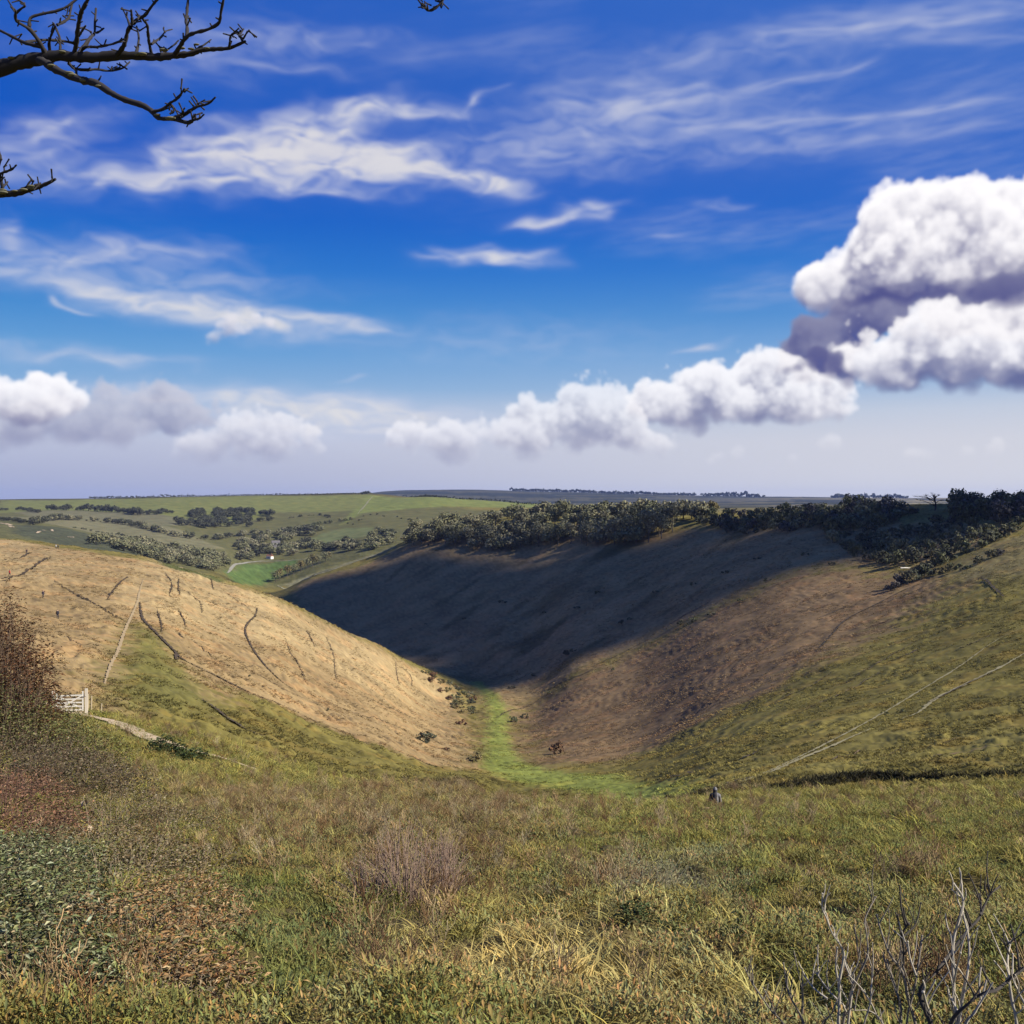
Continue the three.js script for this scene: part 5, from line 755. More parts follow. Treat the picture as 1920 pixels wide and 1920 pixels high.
// ---------------------------------------------------------------- people
const Hgrid = new Map();
function figure(bones, cells, size, colorAt) {                           // bones: [ax, ay, az, ra, bx, by, bz, rb]; one smooth skin round all of them
  const mc = new MarchingCubes(cells, matte('skin', 1, 1, 1), false, false, 400000), c = mc.field.length, n = cells, half = n / 2, k = 0.018;
  for (let z = 0; z < n; z++) for (let y = 0; y < n; y++) for (let x = 0; x < n; x++) {
    const px = ((x - half) / half) * size, py = ((y - half) / half) * size, pz = ((z - half) / half) * size; let s = 0;
    for (const b of bones) {
      const ex = b[4] - b[0], ey = b[5] - b[1], ez = b[6] - b[2], t = clamp(((px - b[0]) * ex + (py - b[1]) * ey + (pz - b[2]) * ez) / (ex * ex + ey * ey + ez * ez || 1)), dx = px - b[0] - ex * t, dy = py - b[1] - ey * t, dz = pz - b[2] - ez * t;
      const q = Math.sqrt(dx * dx + dy * dy + dz * dz) - lerp(b[3], b[7], t); if (q < 0.3) s += Math.exp(-q / k);
    }
    mc.field[x + y * n + z * n * n] = s > 0 ? k * Math.log(s) : -0.3;
  }
  mc.isolation = 0; mc.update();
  const g = new THREE.BufferGeometry(), cnt = mc.count, pos = mc.positionArray.slice(0, cnt * 3), nor = mc.normalArray.slice(0, cnt * 3), col = new Float32Array(cnt * 3);
  for (let i = 0; i < cnt; i++) { for (let q = 0; q < 3; q++) pos[i * 3 + q] *= size; const rgb = colorAt(pos[i * 3], pos[i * 3 + 1], pos[i * 3 + 2]); col.set(rgb, i * 3); }
  g.setAttribute('position', new THREE.BufferAttribute(pos, 3)); g.setAttribute('normal', new THREE.BufferAttribute(nor, 3)); g.setAttribute('color', new THREE.BufferAttribute(col, 3)); return g;
}
const clothSkin = new THREE.MeshStandardMaterial({ vertexColors: true, roughness: 0.9, side: THREE.DoubleSide }); clothSkin.name = 'clothing';
const FLESH = [0.5, 0.32, 0.23];
function walker(p, turn, top, legs, stride, label, extra) {
  const s = stride, bones = [
    [0, 0.98, 0, 0.14, 0, 1.2, 0, 0.15], [0, 1.2, 0, 0.15, 0, 1.42, 0.01, 0.13], [-0.13, 1.42, 0, 0.075, 0.13, 1.42, 0, 0.075], [0, 1.45, 0.01, 0.06, 0, 1.55, 0.02, 0.055], [0, 1.6, 0.025, 0.085, 0, 1.67, 0.03, 0.09],
    [0, 1.6, 0.11, 0.016, 0, 1.585, 0.125, 0.018],
    [-0.09, 0.96, 0, 0.095, -0.1, 0.52, 0.12 * s, 0.062], [-0.1, 0.52, 0.12 * s, 0.06, -0.1, 0.1, 0.02 * s, 0.045], [-0.1, 0.06, 0.0 * s, 0.05, -0.1, 0.045, 0.16 + 0.0 * s, 0.04],
    [0.09, 0.96, 0, 0.095, 0.1, 0.52, -0.06 * s, 0.062], [0.1, 0.52, -0.06 * s, 0.06, 0.1, 0.1, -0.24 * s, 0.045], [0.1, 0.06, -0.25 * s, 0.05, 0.1, 0.045, -0.1 * s, 0.04],
    [-0.19, 1.4, 0, 0.06, -0.24, 1.12, -0.08 * s, 0.05], [-0.24, 1.12, -0.08 * s, 0.048, -0.22, 0.88, 0.08 * s, 0.036], [-0.22, 0.86, 0.09, 0.034, -0.21, 0.76, 0.12, 0.022],
    [0.19, 1.4, 0, 0.06, 0.24, 1.12, 0.04 * s, 0.05], [0.24, 1.12, 0.04 * s, 0.048, 0.22, 0.88, 0.16 * s, 0.036], [0.22, 0.86, 0.17, 0.034, 0.21, 0.76, 0.19, 0.022],
  ].map((b) => [b[0], b[1] - 0.9, b[2], b[3], b[4], b[5] - 0.9, b[6], b[7]]);
  const g = figure(bones, 56, 1.0, (x, y, z) => { const h = y + 0.9; return h > 1.5 ? (z < 0.03 || h > 1.68 ? [0.05, 0.035, 0.025] : FLESH) : h > 0.94 || (Math.abs(x) > 0.17 && h > 0.84) ? top : Math.abs(x) > 0.19 && h < 0.86 && h > 0.6 ? FLESH : h < 0.12 ? [0.03, 0.025, 0.02] : legs; });
  g.translate(0, 0.9, 0);
  const t = thing('person', onGround(p), turn); part('body', g, clothSkin, t);
  if (extra) part('rucksack', (() => { const q = new THREE.SphereGeometry(0.17, 12, 10); q.scale(0.9, 1.35, 0.6); q.translate(0, 1.25, -0.2); return q; })(), matte('rucksack', ...extra), t);
  return tag(t, label, 'person');
}
walker([-122.8, -250.1], 2.6, [0.5, 0.02, 0.02], [0.02, 0.02, 0.025], 1, 'person in a red jacket and dark trousers walking up the left hill');
walker([-159.9, -337.2], 0.6, [0.04, 0.02, 0.02], [0.02, 0.02, 0.025], 0.6, 'person in dark clothes standing near the brow of the left hill');
walker([-169.9, -381.4], -0.5, [0.6, 0.6, 0.62], [0.02, 0.02, 0.03], 0.7, 'person in a white top at the brow, left of a dark companion');
walker([-169.6, -382.5], -0.4, [0.02, 0.02, 0.025], [0.02, 0.02, 0.03], 0.7, 'person in black at the brow, right of a companion in white');
walker([-100.2, -218.6], 0.9, [0.03, 0.02, 0.03], [0.015, 0.015, 0.02], 1, 'person with a red rucksack walking across the left hill', [0.4, 0.03, 0.04]);
walker([-83.51, -188.0], 0.2, [0.02, 0.02, 0.03], [0.02, 0.02, 0.03], 0.5, 'person in dark clothes lowest on the left hill');
{
  // seated on the brow, hood up, facing the valley
  const bones = [
    [0, 0.14, 0.02, 0.17, 0, 0.4, 0.03, 0.165], [0, 0.4, 0.03, 0.17, 0, 0.6, 0.0, 0.15], [-0.15, 0.62, 0.0, 0.085, 0.15, 0.62, 0.0, 0.085], [0, 0.64, -0.01, 0.075, 0, 0.72, -0.03, 0.075], [0, 0.79, -0.04, 0.105, 0, 0.85, -0.03, 0.1], [0, 0.93, 0.0, 0.03, 0, 0.88, -0.02, 0.08],
    [-0.1, 0.14, -0.06, 0.11, -0.17, 0.42, -0.46, 0.075], [-0.17, 0.42, -0.46, 0.07, -0.16, 0.07, -0.72, 0.05], [-0.16, 0.05, -0.72, 0.05, -0.17, 0.04, -0.88, 0.04],
    [0.1, 0.14, -0.06, 0.11, 0.17, 0.42, -0.46, 0.075], [0.17, 0.42, -0.46, 0.07, 0.16, 0.07, -0.72, 0.05], [0.16, 0.05, -0.72, 0.05, 0.17, 0.04, -0.88, 0.04],
    [-0.22, 0.6, -0.01, 0.075, -0.29, 0.34, -0.12, 0.06], [-0.29, 0.34, -0.12, 0.058, -0.18, 0.4, -0.36, 0.042], [0.22, 0.6, -0.01, 0.075, 0.29, 0.34, -0.12, 0.06], [0.29, 0.34, -0.12, 0.058, 0.18, 0.4, -0.36, 0.042],
    [-0.17, 0.4, -0.38, 0.034, -0.1, 0.41, -0.45, 0.02], [0.17, 0.4, -0.38, 0.034, 0.1, 0.41, -0.45, 0.02], [-0.15, 0.42, -0.38, 0.02, -0.1, 0.44, -0.42, 0.014], [0.15, 0.42, -0.38, 0.02, 0.1, 0.44, -0.42, 0.014], [0, 0.8, -0.13, 0.02, 0, 0.785, -0.15, 0.018],
  ].map((b) => [b[0], b[1] - 0.45, b[2] + 0.3, b[3], b[4], b[5] - 0.45, b[6] + 0.3, b[7]]);
  const g = figure(bones, 84, 0.72, (x, y, z) => { const h = y + 0.45, w = z - 0.3; if (w < -0.12 && h > 0.7 && h < 0.9 && Math.abs(x) < 0.08) return FLESH; if (w < -0.365 && h > 0.36 && h < 0.47 && Math.abs(x) < 0.2 && Math.abs(x) > 0.06 && w > -0.48 && h > 0.38) return FLESH; if (h < 0.44 && w < -0.05 && Math.abs(x) < 0.24) return [0.02, 0.02, 0.026]; return x > 0.1 || h > 0.86 ? [0.15, 0.145, 0.15] : [0.028, 0.026, 0.03]; });
  g.translate(0, 0.45, -0.3);
  const p = [9.79, -49.2], t = thing('person', onGround(p), -0.15); t.scale.set(0.9, 1.12, 0.9); part('body', g, clothSkin, t);
  part('hood_rim', (() => { const q = new THREE.TorusGeometry(0.1, 0.018, 8, 20); q.scale(1, 1.2, 1); q.translate(0, 0.81, -0.13); return q; })(), matte('hood', 0.12, 0.11, 0.12), t);
  tag(t, 'person in a dark hooded jacket seated on the grassy brow', 'person');
}

// ---------------------------------------------------------------- the bare tree whose branches reach in from the left
{
  const t = thing('bare_tree', [-4.3, ground(-4.3, -5.3) - 0.2, -5.3]), o = t.position.clone(), rel = (pts) => pts.map((p) => V(p).sub(o));
  const bark = matte('lichened bark', 0.02, 0.017, 0.018), lichen = matte('lichen', 0.12, 0.115, 0.07);
  part('trunk', stem(rel([[-4.3, o.y, -5.3], [-4.2, -1.5, -5.35], [-4.35, 0.6, -5.2], [-4.2, 2.6, -5.3], [-4.0, 4.2, -5.2], [-3.9, 5.6, -5.1]]), 0.2, 0.1, 10, 0.06, 3, 4), bark, t);
  const limb = (pts, r0, r1, twigs, seed) => {
    const l = part('limb', stem(rel(pts), r0, r1, 8, 0.16, seed, 5), bark, t), r = rng(seed);
    for (const [p, a, b] of twigs) {
      part('twig', stem(rel(p), a, b, 5, 0.2, Math.floor(r() * 1e5), 4), bark, l);
      // spurs and buds along the twig
      const q = rel(p), gs = [];
      for (let i = 0; i < q.length - 1; i++) for (let k = 0; k < 2; k++) if (r() < 0.6) { const s = q[i].clone().lerp(q[i + 1], r()), d = new THREE.Vector3(r() - 0.5, r() - 0.35, r() - 0.5).normalize().multiplyScalar(0.018 + 0.03 * r()); gs.push(stem([s, s.clone().addScaledVector(d, 0.5), s.clone().add(d)], 0.0045, 0.0035, 4, 0.2, i, 1)); }
      if (gs.length) part('spur', mergeGeometries(gs), bark, l);
    }
    const gs = []; for (let i = 0; i < 9; i++) { const k = Math.floor(r() * (pts.length - 1)), s = V(pts[k]).lerp(V(pts[k + 1]), r()).sub(o); const b = new THREE.IcosahedronGeometry(0.006 + 0.008 * r(), 1); b.scale(1.8, 0.6, 1.0); b.translate(s.x + (r() - 0.5) * r0, s.y + r0 * 0.7 * (r() - 0.4), s.z + r0 * 0.8); gs.push(b); }
    part('lichen_crust', mergeGeometries(gs), lichen, l).userData.kind = 'stuff'; return l;
  };
  limb([[-4.25, 1.4, -5.3], [-3.4, 1.8, -5.15], ...[[-2.489, 2.105, -5.000], [-2.381, 2.127, -4.986], [-2.273, 2.142, -4.971], [-2.187, 2.148, -4.957], [-2.086, 2.135, -4.943], [-1.988, 2.128, -4.929], [-1.883, 2.130, -4.914], [-1.778, 2.121, -4.900], [-1.674, 2.110, -4.886], [-1.604, 2.111, -4.871], [-1.518, 2.113, -4.857], [-1.461, 2.124, -4.843], [-1.387, 2.123, -4.829], [-1.323, 2.121, -4.814], [-1.242, 2.147, -4.800]]], 0.045, 0.006, [
    [[[-2.243, 2.150, -4.950], [-2.253, 2.189, -4.900], [-2.275, 2.225, -4.850], [-2.311, 2.241, -4.800], [-2.292, 2.262, -4.750], [-2.287, 2.258, -4.700]], 0.013, 0.005], [[[-2.313, 2.278, -4.800], [-2.280, 2.290, -4.783], [-2.255, 2.297, -4.767], [-2.291, 2.323, -4.750]], 0.007, 0.004], [[[-2.275, 2.237, -4.850], [-2.274, 2.281, -4.858], [-2.224, 2.305, -4.867], [-2.163, 2.322, -4.875], [-2.113, 2.346, -4.883], [-2.091, 2.370, -4.892], [-2.054, 2.402, -4.900]], 0.009, 0.005],
    [[[-2.258, 2.186, -4.950], [-2.355, 2.221, -4.987], [-2.433, 2.266, -5.025], [-2.519, 2.317, -5.062], [-2.590, 2.358, -5.100]], 0.01, 0.005], [[[-2.361, 2.232, -5.000], [-2.330, 2.262, -5.050], [-2.297, 2.287, -5.100], [-2.229, 2.301, -5.150], [-2.194, 2.310, -5.200]], 0.008, 0.006], [[[-2.245, 2.175, -5.000], [-2.235, 2.204, -4.967], [-2.212, 2.225, -4.933], [-2.174, 2.263, -4.900]], 0.008, 0.005], [[[-2.198, 2.183, -5.000], [-2.206, 2.230, -5.025], [-2.220, 2.277, -5.050], [-2.252, 2.344, -5.075], [-2.276, 2.373, -5.100]], 0.008, 0.004],
    [[[-2.166, 2.268, -4.900], [-2.149, 2.292, -4.925], [-2.134, 2.324, -4.950], [-2.135, 2.367, -4.975], [-2.137, 2.422, -5.000]], 0.008, 0.005], [[[-2.110, 2.150, -4.950], [-2.067, 2.168, -4.880], [-2.029, 2.214, -4.810], [-1.987, 2.245, -4.740], [-1.941, 2.246, -4.670], [-1.883, 2.264, -4.600]], 0.013, 0.008], [[[-1.999, 2.147, -4.750], [-1.964, 2.149, -4.700], [-1.926, 2.150, -4.650]], 0.006, 0.004], [[[-2.089, 2.150, -4.950], [-2.071, 2.226, -5.000], [-2.068, 2.277, -5.050], [-2.070, 2.321, -5.100], [-2.087, 2.402, -5.150], [-2.102, 2.490, -5.200]], 0.01, 0.005], [[[-2.062, 2.321, -5.100], [-2.041, 2.331, -5.100], [-2.022, 2.345, -5.100]], 0.007, 0.003],
    [[[-2.076, 2.150, -4.950], [-2.049, 2.166, -4.917], [-2.005, 2.157, -4.883], [-1.956, 2.142, -4.850], [-1.898, 2.135, -4.817], [-1.852, 2.127, -4.783], [-1.788, 2.135, -4.750]], 0.008, 0.005], [[[-1.882, 2.126, -4.900], [-1.845, 2.138, -4.863], [-1.816, 2.148, -4.825], [-1.787, 2.191, -4.787], [-1.748, 2.211, -4.750], [-1.705, 2.213, -4.713], [-1.669, 2.207, -4.675], [-1.620, 2.235, -4.637], [-1.580, 2.250, -4.600]], 0.012, 0.006], [[[-1.791, 2.134, -4.900], [-1.793, 2.189, -4.933], [-1.802, 2.245, -4.967], [-1.824, 2.309, -5.000]], 0.008, 0.004], [[[-1.723, 2.140, -4.650], [-1.763, 2.209, -4.725], [-1.803, 2.273, -4.800]], 0.008, 0.004], [[[-1.716, 2.154, -4.650], [-1.709, 2.176, -4.625], [-1.702, 2.198, -4.600]], 0.008, 0.004], [[[-1.706, 2.159, -4.650], [-1.701, 2.190, -4.675], [-1.700, 2.221, -4.700]], 0.006, 0.003],
    [[[-1.686, 2.202, -4.700], [-1.684, 2.198, -4.750], [-1.697, 2.179, -4.800], [-1.710, 2.160, -4.850], [-1.717, 2.129, -4.900]], 0.006, 0.008], [[[-1.700, 2.155, -4.850], [-1.683, 2.225, -4.933], [-1.690, 2.291, -5.017], [-1.684, 2.339, -5.100]], 0.006, 0.003], [[[-1.653, 2.230, -4.900], [-1.658, 2.245, -4.900], [-1.661, 2.255, -4.900]], 0.004, 0.003], [[[-1.669, 2.129, -4.900], [-1.683, 2.160, -4.925], [-1.696, 2.191, -4.950]], 0.005, 0.003], [[[-1.666, 2.131, -4.900], [-1.647, 2.181, -4.950], [-1.630, 2.226, -5.000]], 0.006, 0.003],
    [[[-1.589, 2.107, -4.850], [-1.548, 2.125, -4.800], [-1.504, 2.142, -4.750], [-1.450, 2.139, -4.700], [-1.371, 2.133, -4.650], [-1.309, 2.141, -4.600], [-1.287, 2.164, -4.550], [-1.259, 2.206, -4.500]], 0.011, 0.006], [[[-1.502, 2.144, -4.750], [-1.511, 2.203, -4.787], [-1.528, 2.253, -4.825], [-1.535, 2.318, -4.863], [-1.541, 2.402, -4.900]], 0.009, 0.006], [[[-1.511, 2.110, -4.850], [-1.494, 2.147, -4.883], [-1.478, 2.177, -4.917], [-1.447, 2.222, -4.950]], 0.008, 0.003], [[[-1.319, 2.117, -4.800], [-1.309, 2.134, -4.775], [-1.300, 2.147, -4.750], [-1.274, 2.155, -4.725], [-1.247, 2.161, -4.700]], 0.006, 0.003], [[[-1.311, 2.174, -4.800], [-1.299, 2.179, -4.800], [-1.279, 2.194, -4.800]], 0.004, 0.003], [[[-1.254, 2.142, -4.800], [-1.271, 2.171, -4.825], [-1.287, 2.192, -4.850], [-1.284, 2.218, -4.875], [-1.277, 2.250, -4.900]], 0.006, 0.003], [[[-1.254, 2.157, -4.800], [-1.231, 2.152, -4.750], [-1.201, 2.153, -4.700]], 0.005, 0.003],
  ], 5);
  limb([[-2.293, 2.133, -4.970], [-2.243, 2.105, -4.926], [-2.167, 2.050, -4.882], [-2.082, 2.002, -4.838], [-1.999, 1.962, -4.795], [-1.922, 1.931, -4.751], [-1.836, 1.870, -4.707], [-1.756, 1.821, -4.663], [-1.658, 1.778, -4.619], [-1.604, 1.737, -4.575], [-1.559, 1.690, -4.532], [-1.478, 1.669, -4.488], [-1.402, 1.637, -4.444], [-1.370, 1.627, -4.400]], 0.021, 0.008, [
    [[[-1.591, 1.723, -4.550], [-1.533, 1.727, -4.525], [-1.499, 1.741, -4.500], [-1.467, 1.745, -4.475], [-1.440, 1.749, -4.450], [-1.421, 1.758, -4.425], [-1.401, 1.766, -4.400]], 0.008, 0.004], [[[-1.436, 1.754, -4.450], [-1.423, 1.762, -4.425], [-1.417, 1.771, -4.400]], 0.004, 0.003], [[[-1.424, 1.772, -4.450], [-1.408, 1.782, -4.450], [-1.399, 1.789, -4.450]], 0.004, 0.003], [[[-1.499, 1.741, -4.500], [-1.485, 1.727, -4.500], [-1.480, 1.709, -4.500], [-1.499, 1.695, -4.500]], 0.006, 0.005],
    [[[-1.482, 1.674, -4.500], [-1.425, 1.675, -4.460], [-1.380, 1.681, -4.420], [-1.340, 1.681, -4.380], [-1.281, 1.679, -4.340], [-1.240, 1.690, -4.300]], 0.011, 0.004], [[[-1.349, 1.689, -4.400], [-1.347, 1.700, -4.400], [-1.347, 1.712, -4.400]], 0.004, 0.003], [[[-1.388, 1.621, -4.400], [-1.360, 1.624, -4.383], [-1.328, 1.626, -4.367], [-1.302, 1.638, -4.350]], 0.008, 0.003], [[[-1.431, 1.671, -4.450], [-1.416, 1.676, -4.425], [-1.411, 1.675, -4.400]], 0.008, 0.005], [[[-1.365, 1.634, -4.400], [-1.365, 1.648, -4.400], [-1.360, 1.659, -4.400]], 0.005, 0.003],
    [[[-2.114, 2.088, -4.900], [-2.104, 2.079, -4.925], [-2.089, 2.079, -4.950], [-2.051, 2.087, -4.975], [-2.017, 2.100, -5.000], [-1.972, 2.103, -5.025], [-1.914, 2.126, -5.050], [-1.903, 2.152, -5.075], [-1.896, 2.179, -5.100]], 0.009, 0.004], [[[-1.925, 2.126, -5.050], [-1.925, 2.142, -5.050], [-1.927, 2.155, -5.050]], 0.004, 0.003], [[[-1.944, 2.095, -5.000], [-1.947, 2.108, -5.000], [-1.942, 2.115, -5.000]], 0.004, 0.003], [[[-1.962, 1.974, -4.850], [-1.947, 1.989, -4.850], [-1.937, 2.007, -4.850]], 0.006, 0.003], [[[-2.076, 2.055, -4.900], [-2.063, 2.022, -4.875], [-2.032, 1.994, -4.850]], 0.006, 0.005], [[[-2.032, 1.987, -4.850], [-2.012, 1.957, -4.825], [-1.981, 1.954, -4.800]], 0.005, 0.004],
  ], 6);
  limb([[-4.3, 0.9, -5.2], [-3.3, 1.15, -4.9], ...[[-2.489, 1.386, -4.700], [-2.315, 1.393, -4.660], [-2.228, 1.386, -4.620], [-2.128, 1.396, -4.580], [-2.053, 1.405, -4.540], [-2.000, 1.411, -4.500]]], 0.03, 0.005, [
    [[[-2.216, 1.400, -4.650], [-2.191, 1.414, -4.633], [-2.169, 1.435, -4.617], [-2.140, 1.435, -4.600]], 0.006, 0.003], [[[-2.168, 1.418, -4.600], [-2.159, 1.428, -4.600], [-2.154, 1.440, -4.600]], 0.004, 0.003], [[[-2.098, 1.394, -4.550], [-2.090, 1.403, -4.550], [-2.088, 1.412, -4.550]], 0.004, 0.003], [[[-2.018, 1.399, -4.500], [-2.014, 1.411, -4.500], [-2.014, 1.418, -4.500]], 0.004, 0.003], [[[-2.335, 1.405, -4.700], [-2.324, 1.434, -4.683], [-2.323, 1.466, -4.667], [-2.317, 1.480, -4.650], [-2.270, 1.491, -4.633], [-2.243, 1.495, -4.617], [-2.218, 1.506, -4.600]], 0.01, 0.004], [[[-2.298, 1.489, -4.650], [-2.298, 1.504, -4.650], [-2.300, 1.513, -4.650]], 0.004, 0.003], [[[-2.333, 1.435, -4.700], [-2.343, 1.465, -4.750], [-2.357, 1.492, -4.800]], 0.006, 0.004], [[[-2.337, 1.561, -4.700], [-2.351, 1.598, -4.700], [-2.371, 1.610, -4.700]], 0.006, 0.01],
  ], 7);
  limb([[-4.05, 3.9, -5.25], [-2.7, 3.75, -5.1], [-1.5, 3.3, -4.9], [-0.7, 2.85, -4.6], ...[[-0.256, 2.331, -4.500], [-0.298, 2.210, -4.500]]], 0.05, 0.012, [
    [[[-0.294, 2.224, -4.500], [-0.305, 2.187, -4.500], [-0.317, 2.173, -4.500], [-0.340, 2.152, -4.500], [-0.366, 2.145, -4.500], [-0.385, 2.164, -4.500], [-0.406, 2.187, -4.500], [-0.420, 2.215, -4.500]], 0.006, 0.004], [[[-0.373, 2.155, -4.500], [-0.380, 2.171, -4.500], [-0.382, 2.187, -4.500]], 0.003, 0.003], [[[-0.308, 2.192, -4.500], [-0.305, 2.180, -4.500], [-0.303, 2.178, -4.500]], 0.006, 0.004],
  ], 8);
  tag(t, 'bare lichened tree at the left edge reaching branches across the sky', 'tree');
}

// ---------------------------------------------------------------- bare shrubs at the lower right
function bareShrub(lists, label, seed) {
  const r = rng(seed), first = lists[0][0][0], fx = lists[0][0][0], root = [0, 0, 0]; let n = 0;
  for (const [p] of lists) { root[0] += p[0][0]; root[2] += p[0][2]; n++; }
  const x = root[0] / n, z = root[2] / n, y = ground(x, z), t = thing('bare_shrub', [x, y, z]), skin = [matte('sunlit twig bark', 0.36, 0.32, 0.25), matte('grey twig bark', 0.17, 0.145, 0.11), matte('shaded twig bark', 0.05, 0.042, 0.035)];  // one bark in separate tones: lit and shaded stems painted by colour
  lists.forEach(([p, r0, r1, tone, rooted], i) => {
    const pts = p.map((q) => V(q).sub(t.position));
    if (rooted) { const b = pts[0], dx = (b.x) * 0.5, dz = (b.z) * 0.5; pts.unshift(new THREE.Vector3(dx, Math.min(b.y - 0.15, ground(x + dx, z + dz) - y - 0.05), dz)); }
    const s = part('stem', stem(pts, r0 * 0.8, r1 * 0.75, 6, 0.14, seed + i, 4), skin[tone], t), gs = [];
    for (let k = 0; k < pts.length - 1; k++) for (let w = 0; w < 2; w++) if (r() < 0.75) { const a = pts[k].clone().lerp(pts[k + 1], r()), d = new THREE.Vector3(r() - 0.5, 0.5 + 0.6 * r(), r() - 0.5).multiplyScalar(0.05 + 0.13 * r()); gs.push(stem([a, a.clone().addScaledVector(d, 0.5).add(new THREE.Vector3((r() - 0.5) * 0.02, 0, 0)), a.clone().add(d)], r1 * 0.8, r1 * 0.45, 4, 0.2, k, 2)); }
    const tip = pts[pts.length - 1], b = new THREE.IcosahedronGeometry(r1 * 1.15, 1); b.translate(tip.x, tip.y, tip.z); gs.push(b);
    part('twig', mergeGeometries(gs.map((g) => { const q = g.index ? g.toNonIndexed() : g; q.deleteAttribute('uv'); return q; })), skin[tone], s);
  });
  tag(t, label, 'shrub', 'bare shrubs at the lower right');
}
bareShrub([
  [[[1.175, -2.262, -4.400], [1.135, -2.227, -4.450], [1.109, -2.198, -4.500], [1.067, -2.141, -4.550], [1.052, -2.106, -4.600]], 0.008, 0.004, 1, 1], [[[1.232, -2.211, -4.300], [1.218, -2.169, -4.325], [1.193, -2.124, -4.350], [1.182, -2.086, -4.375], [1.172, -1.994, -4.400]], 0.009, 0.004, 1, 1], [[[1.225, -2.163, -4.300], [1.219, -2.056, -4.275], [1.210, -1.950, -4.250]], 0.006, 0.004, 1], [[[1.567, -2.211, -4.300], [1.529, -2.172, -4.340], [1.454, -2.185, -4.380], [1.395, -2.145, -4.420], [1.375, -2.126, -4.460], [1.340, -2.077, -4.500]], 0.009, 0.004, 0, 1], [[[1.363, -2.149, -4.400], [1.318, -2.126, -4.450], [1.293, -2.098, -4.500]], 0.006, 0.004, 0],
  [[[1.378, -2.211, -4.300], [1.378, -2.076, -4.287], [1.374, -2.011, -4.275], [1.387, -1.905, -4.263], [1.379, -1.868, -4.250], [1.330, -1.793, -4.237], [1.302, -1.726, -4.225], [1.282, -1.683, -4.213], [1.278, -1.616, -4.200]], 0.009, 0.004, 0, 1], [[[1.375, -2.023, -4.300], [1.366, -1.960, -4.300], [1.372, -1.883, -4.300]], 0.006, 0.004, 0], [[[1.418, -2.211, -4.300], [1.442, -2.087, -4.325], [1.455, -2.060, -4.350], [1.438, -2.008, -4.375], [1.432, -1.980, -4.400]], 0.008, 0.005, 0, 1], [[[1.396, -2.206, -4.300], [1.436, -2.107, -4.329], [1.489, -2.011, -4.357], [1.531, -1.948, -4.386], [1.536, -1.882, -4.414], [1.538, -1.822, -4.443], [1.567, -1.786, -4.471], [1.605, -1.746, -4.500]], 0.009, 0.004, 1, 1], [[[1.515, -2.015, -4.400], [1.502, -1.964, -4.417], [1.498, -1.902, -4.433], [1.494, -1.850, -4.450]], 0.005, 0.003, 1],
  [[[1.451, -2.159, -4.200], [1.489, -2.083, -4.233], [1.505, -2.032, -4.267], [1.521, -1.998, -4.300]], 0.006, 0.004, 0, 1], [[[1.275, -2.159, -4.200], [1.319, -2.111, -4.200], [1.337, -2.067, -4.200]], 0.006, 0.004, 1, 1],
], 'bare twiggy shrub nearest the middle of the bottom edge', 500);
bareShrub([
  [[[1.527, -2.057, -4.000], [1.539, -1.999, -4.033], [1.522, -1.913, -4.067], [1.510, -1.845, -4.100]], 0.009, 0.004, 1, 1], [[[1.585, -2.057, -4.000], [1.571, -1.973, -4.040], [1.563, -1.883, -4.080], [1.531, -1.837, -4.120], [1.508, -1.760, -4.160], [1.502, -1.704, -4.200]], 0.011, 0.004, 1, 1], [[[1.571, -1.892, -4.100], [1.562, -1.781, -4.067], [1.542, -1.713, -4.033], [1.555, -1.657, -4.000]], 0.008, 0.006, 2], [[[1.557, -1.727, -4.050], [1.613, -1.688, -4.075], [1.644, -1.614, -4.100]], 0.005, 0.003, 2], [[[1.550, -2.052, -4.000], [1.594, -1.923, -4.033], [1.624, -1.830, -4.067], [1.649, -1.748, -4.100]], 0.007, 0.004, 1, 1], [[[1.585, -1.859, -4.000], [1.561, -1.787, -4.000], [1.553, -1.728, -4.000]], 0.005, 0.004, 0],
  [[[1.605, -2.005, -3.900], [1.584, -1.929, -3.950], [1.610, -1.901, -4.000], [1.677, -1.882, -4.050], [1.770, -1.808, -4.100], [1.845, -1.756, -4.150], [1.924, -1.716, -4.200], [1.989, -1.642, -4.250], [2.057, -1.623, -4.300]], 0.014, 0.005, 2, 1], [[[1.929, -1.704, -4.200], [1.956, -1.685, -4.250], [1.970, -1.655, -4.300]], 0.006, 0.004, 2], [[[1.749, -2.057, -4.000], [1.746, -2.019, -4.013], [1.744, -1.906, -4.025], [1.745, -1.804, -4.037], [1.756, -1.727, -4.050], [1.776, -1.683, -4.062], [1.801, -1.624, -4.075], [1.806, -1.586, -4.087], [1.775, -1.537, -4.100]], 0.01, 0.005, 0, 1], [[[1.812, -1.595, -4.100], [1.792, -1.582, -4.100], [1.769, -1.561, -4.100]], 0.005, 0.004, 0], [[[1.759, -2.010, -4.000], [1.780, -1.949, -4.025], [1.814, -1.846, -4.050], [1.825, -1.750, -4.075], [1.812, -1.651, -4.100]], 0.01, 0.005, 0, 1], [[[1.733, -1.895, -4.000], [1.726, -1.798, -3.950], [1.716, -1.728, -3.900]], 0.006, 0.004, 0], [[[1.705, -1.950, -3.900], [1.700, -1.923, -3.950], [1.713, -1.918, -4.000]], 0.006, 0.003, 0], [[[1.644, -2.021, -4.000], [1.605, -1.944, -3.950], [1.574, -1.878, -3.900]], 0.008, 0.006, 0],
], 'bare shrub with a thick dark slanting stem at the lower right', 520);
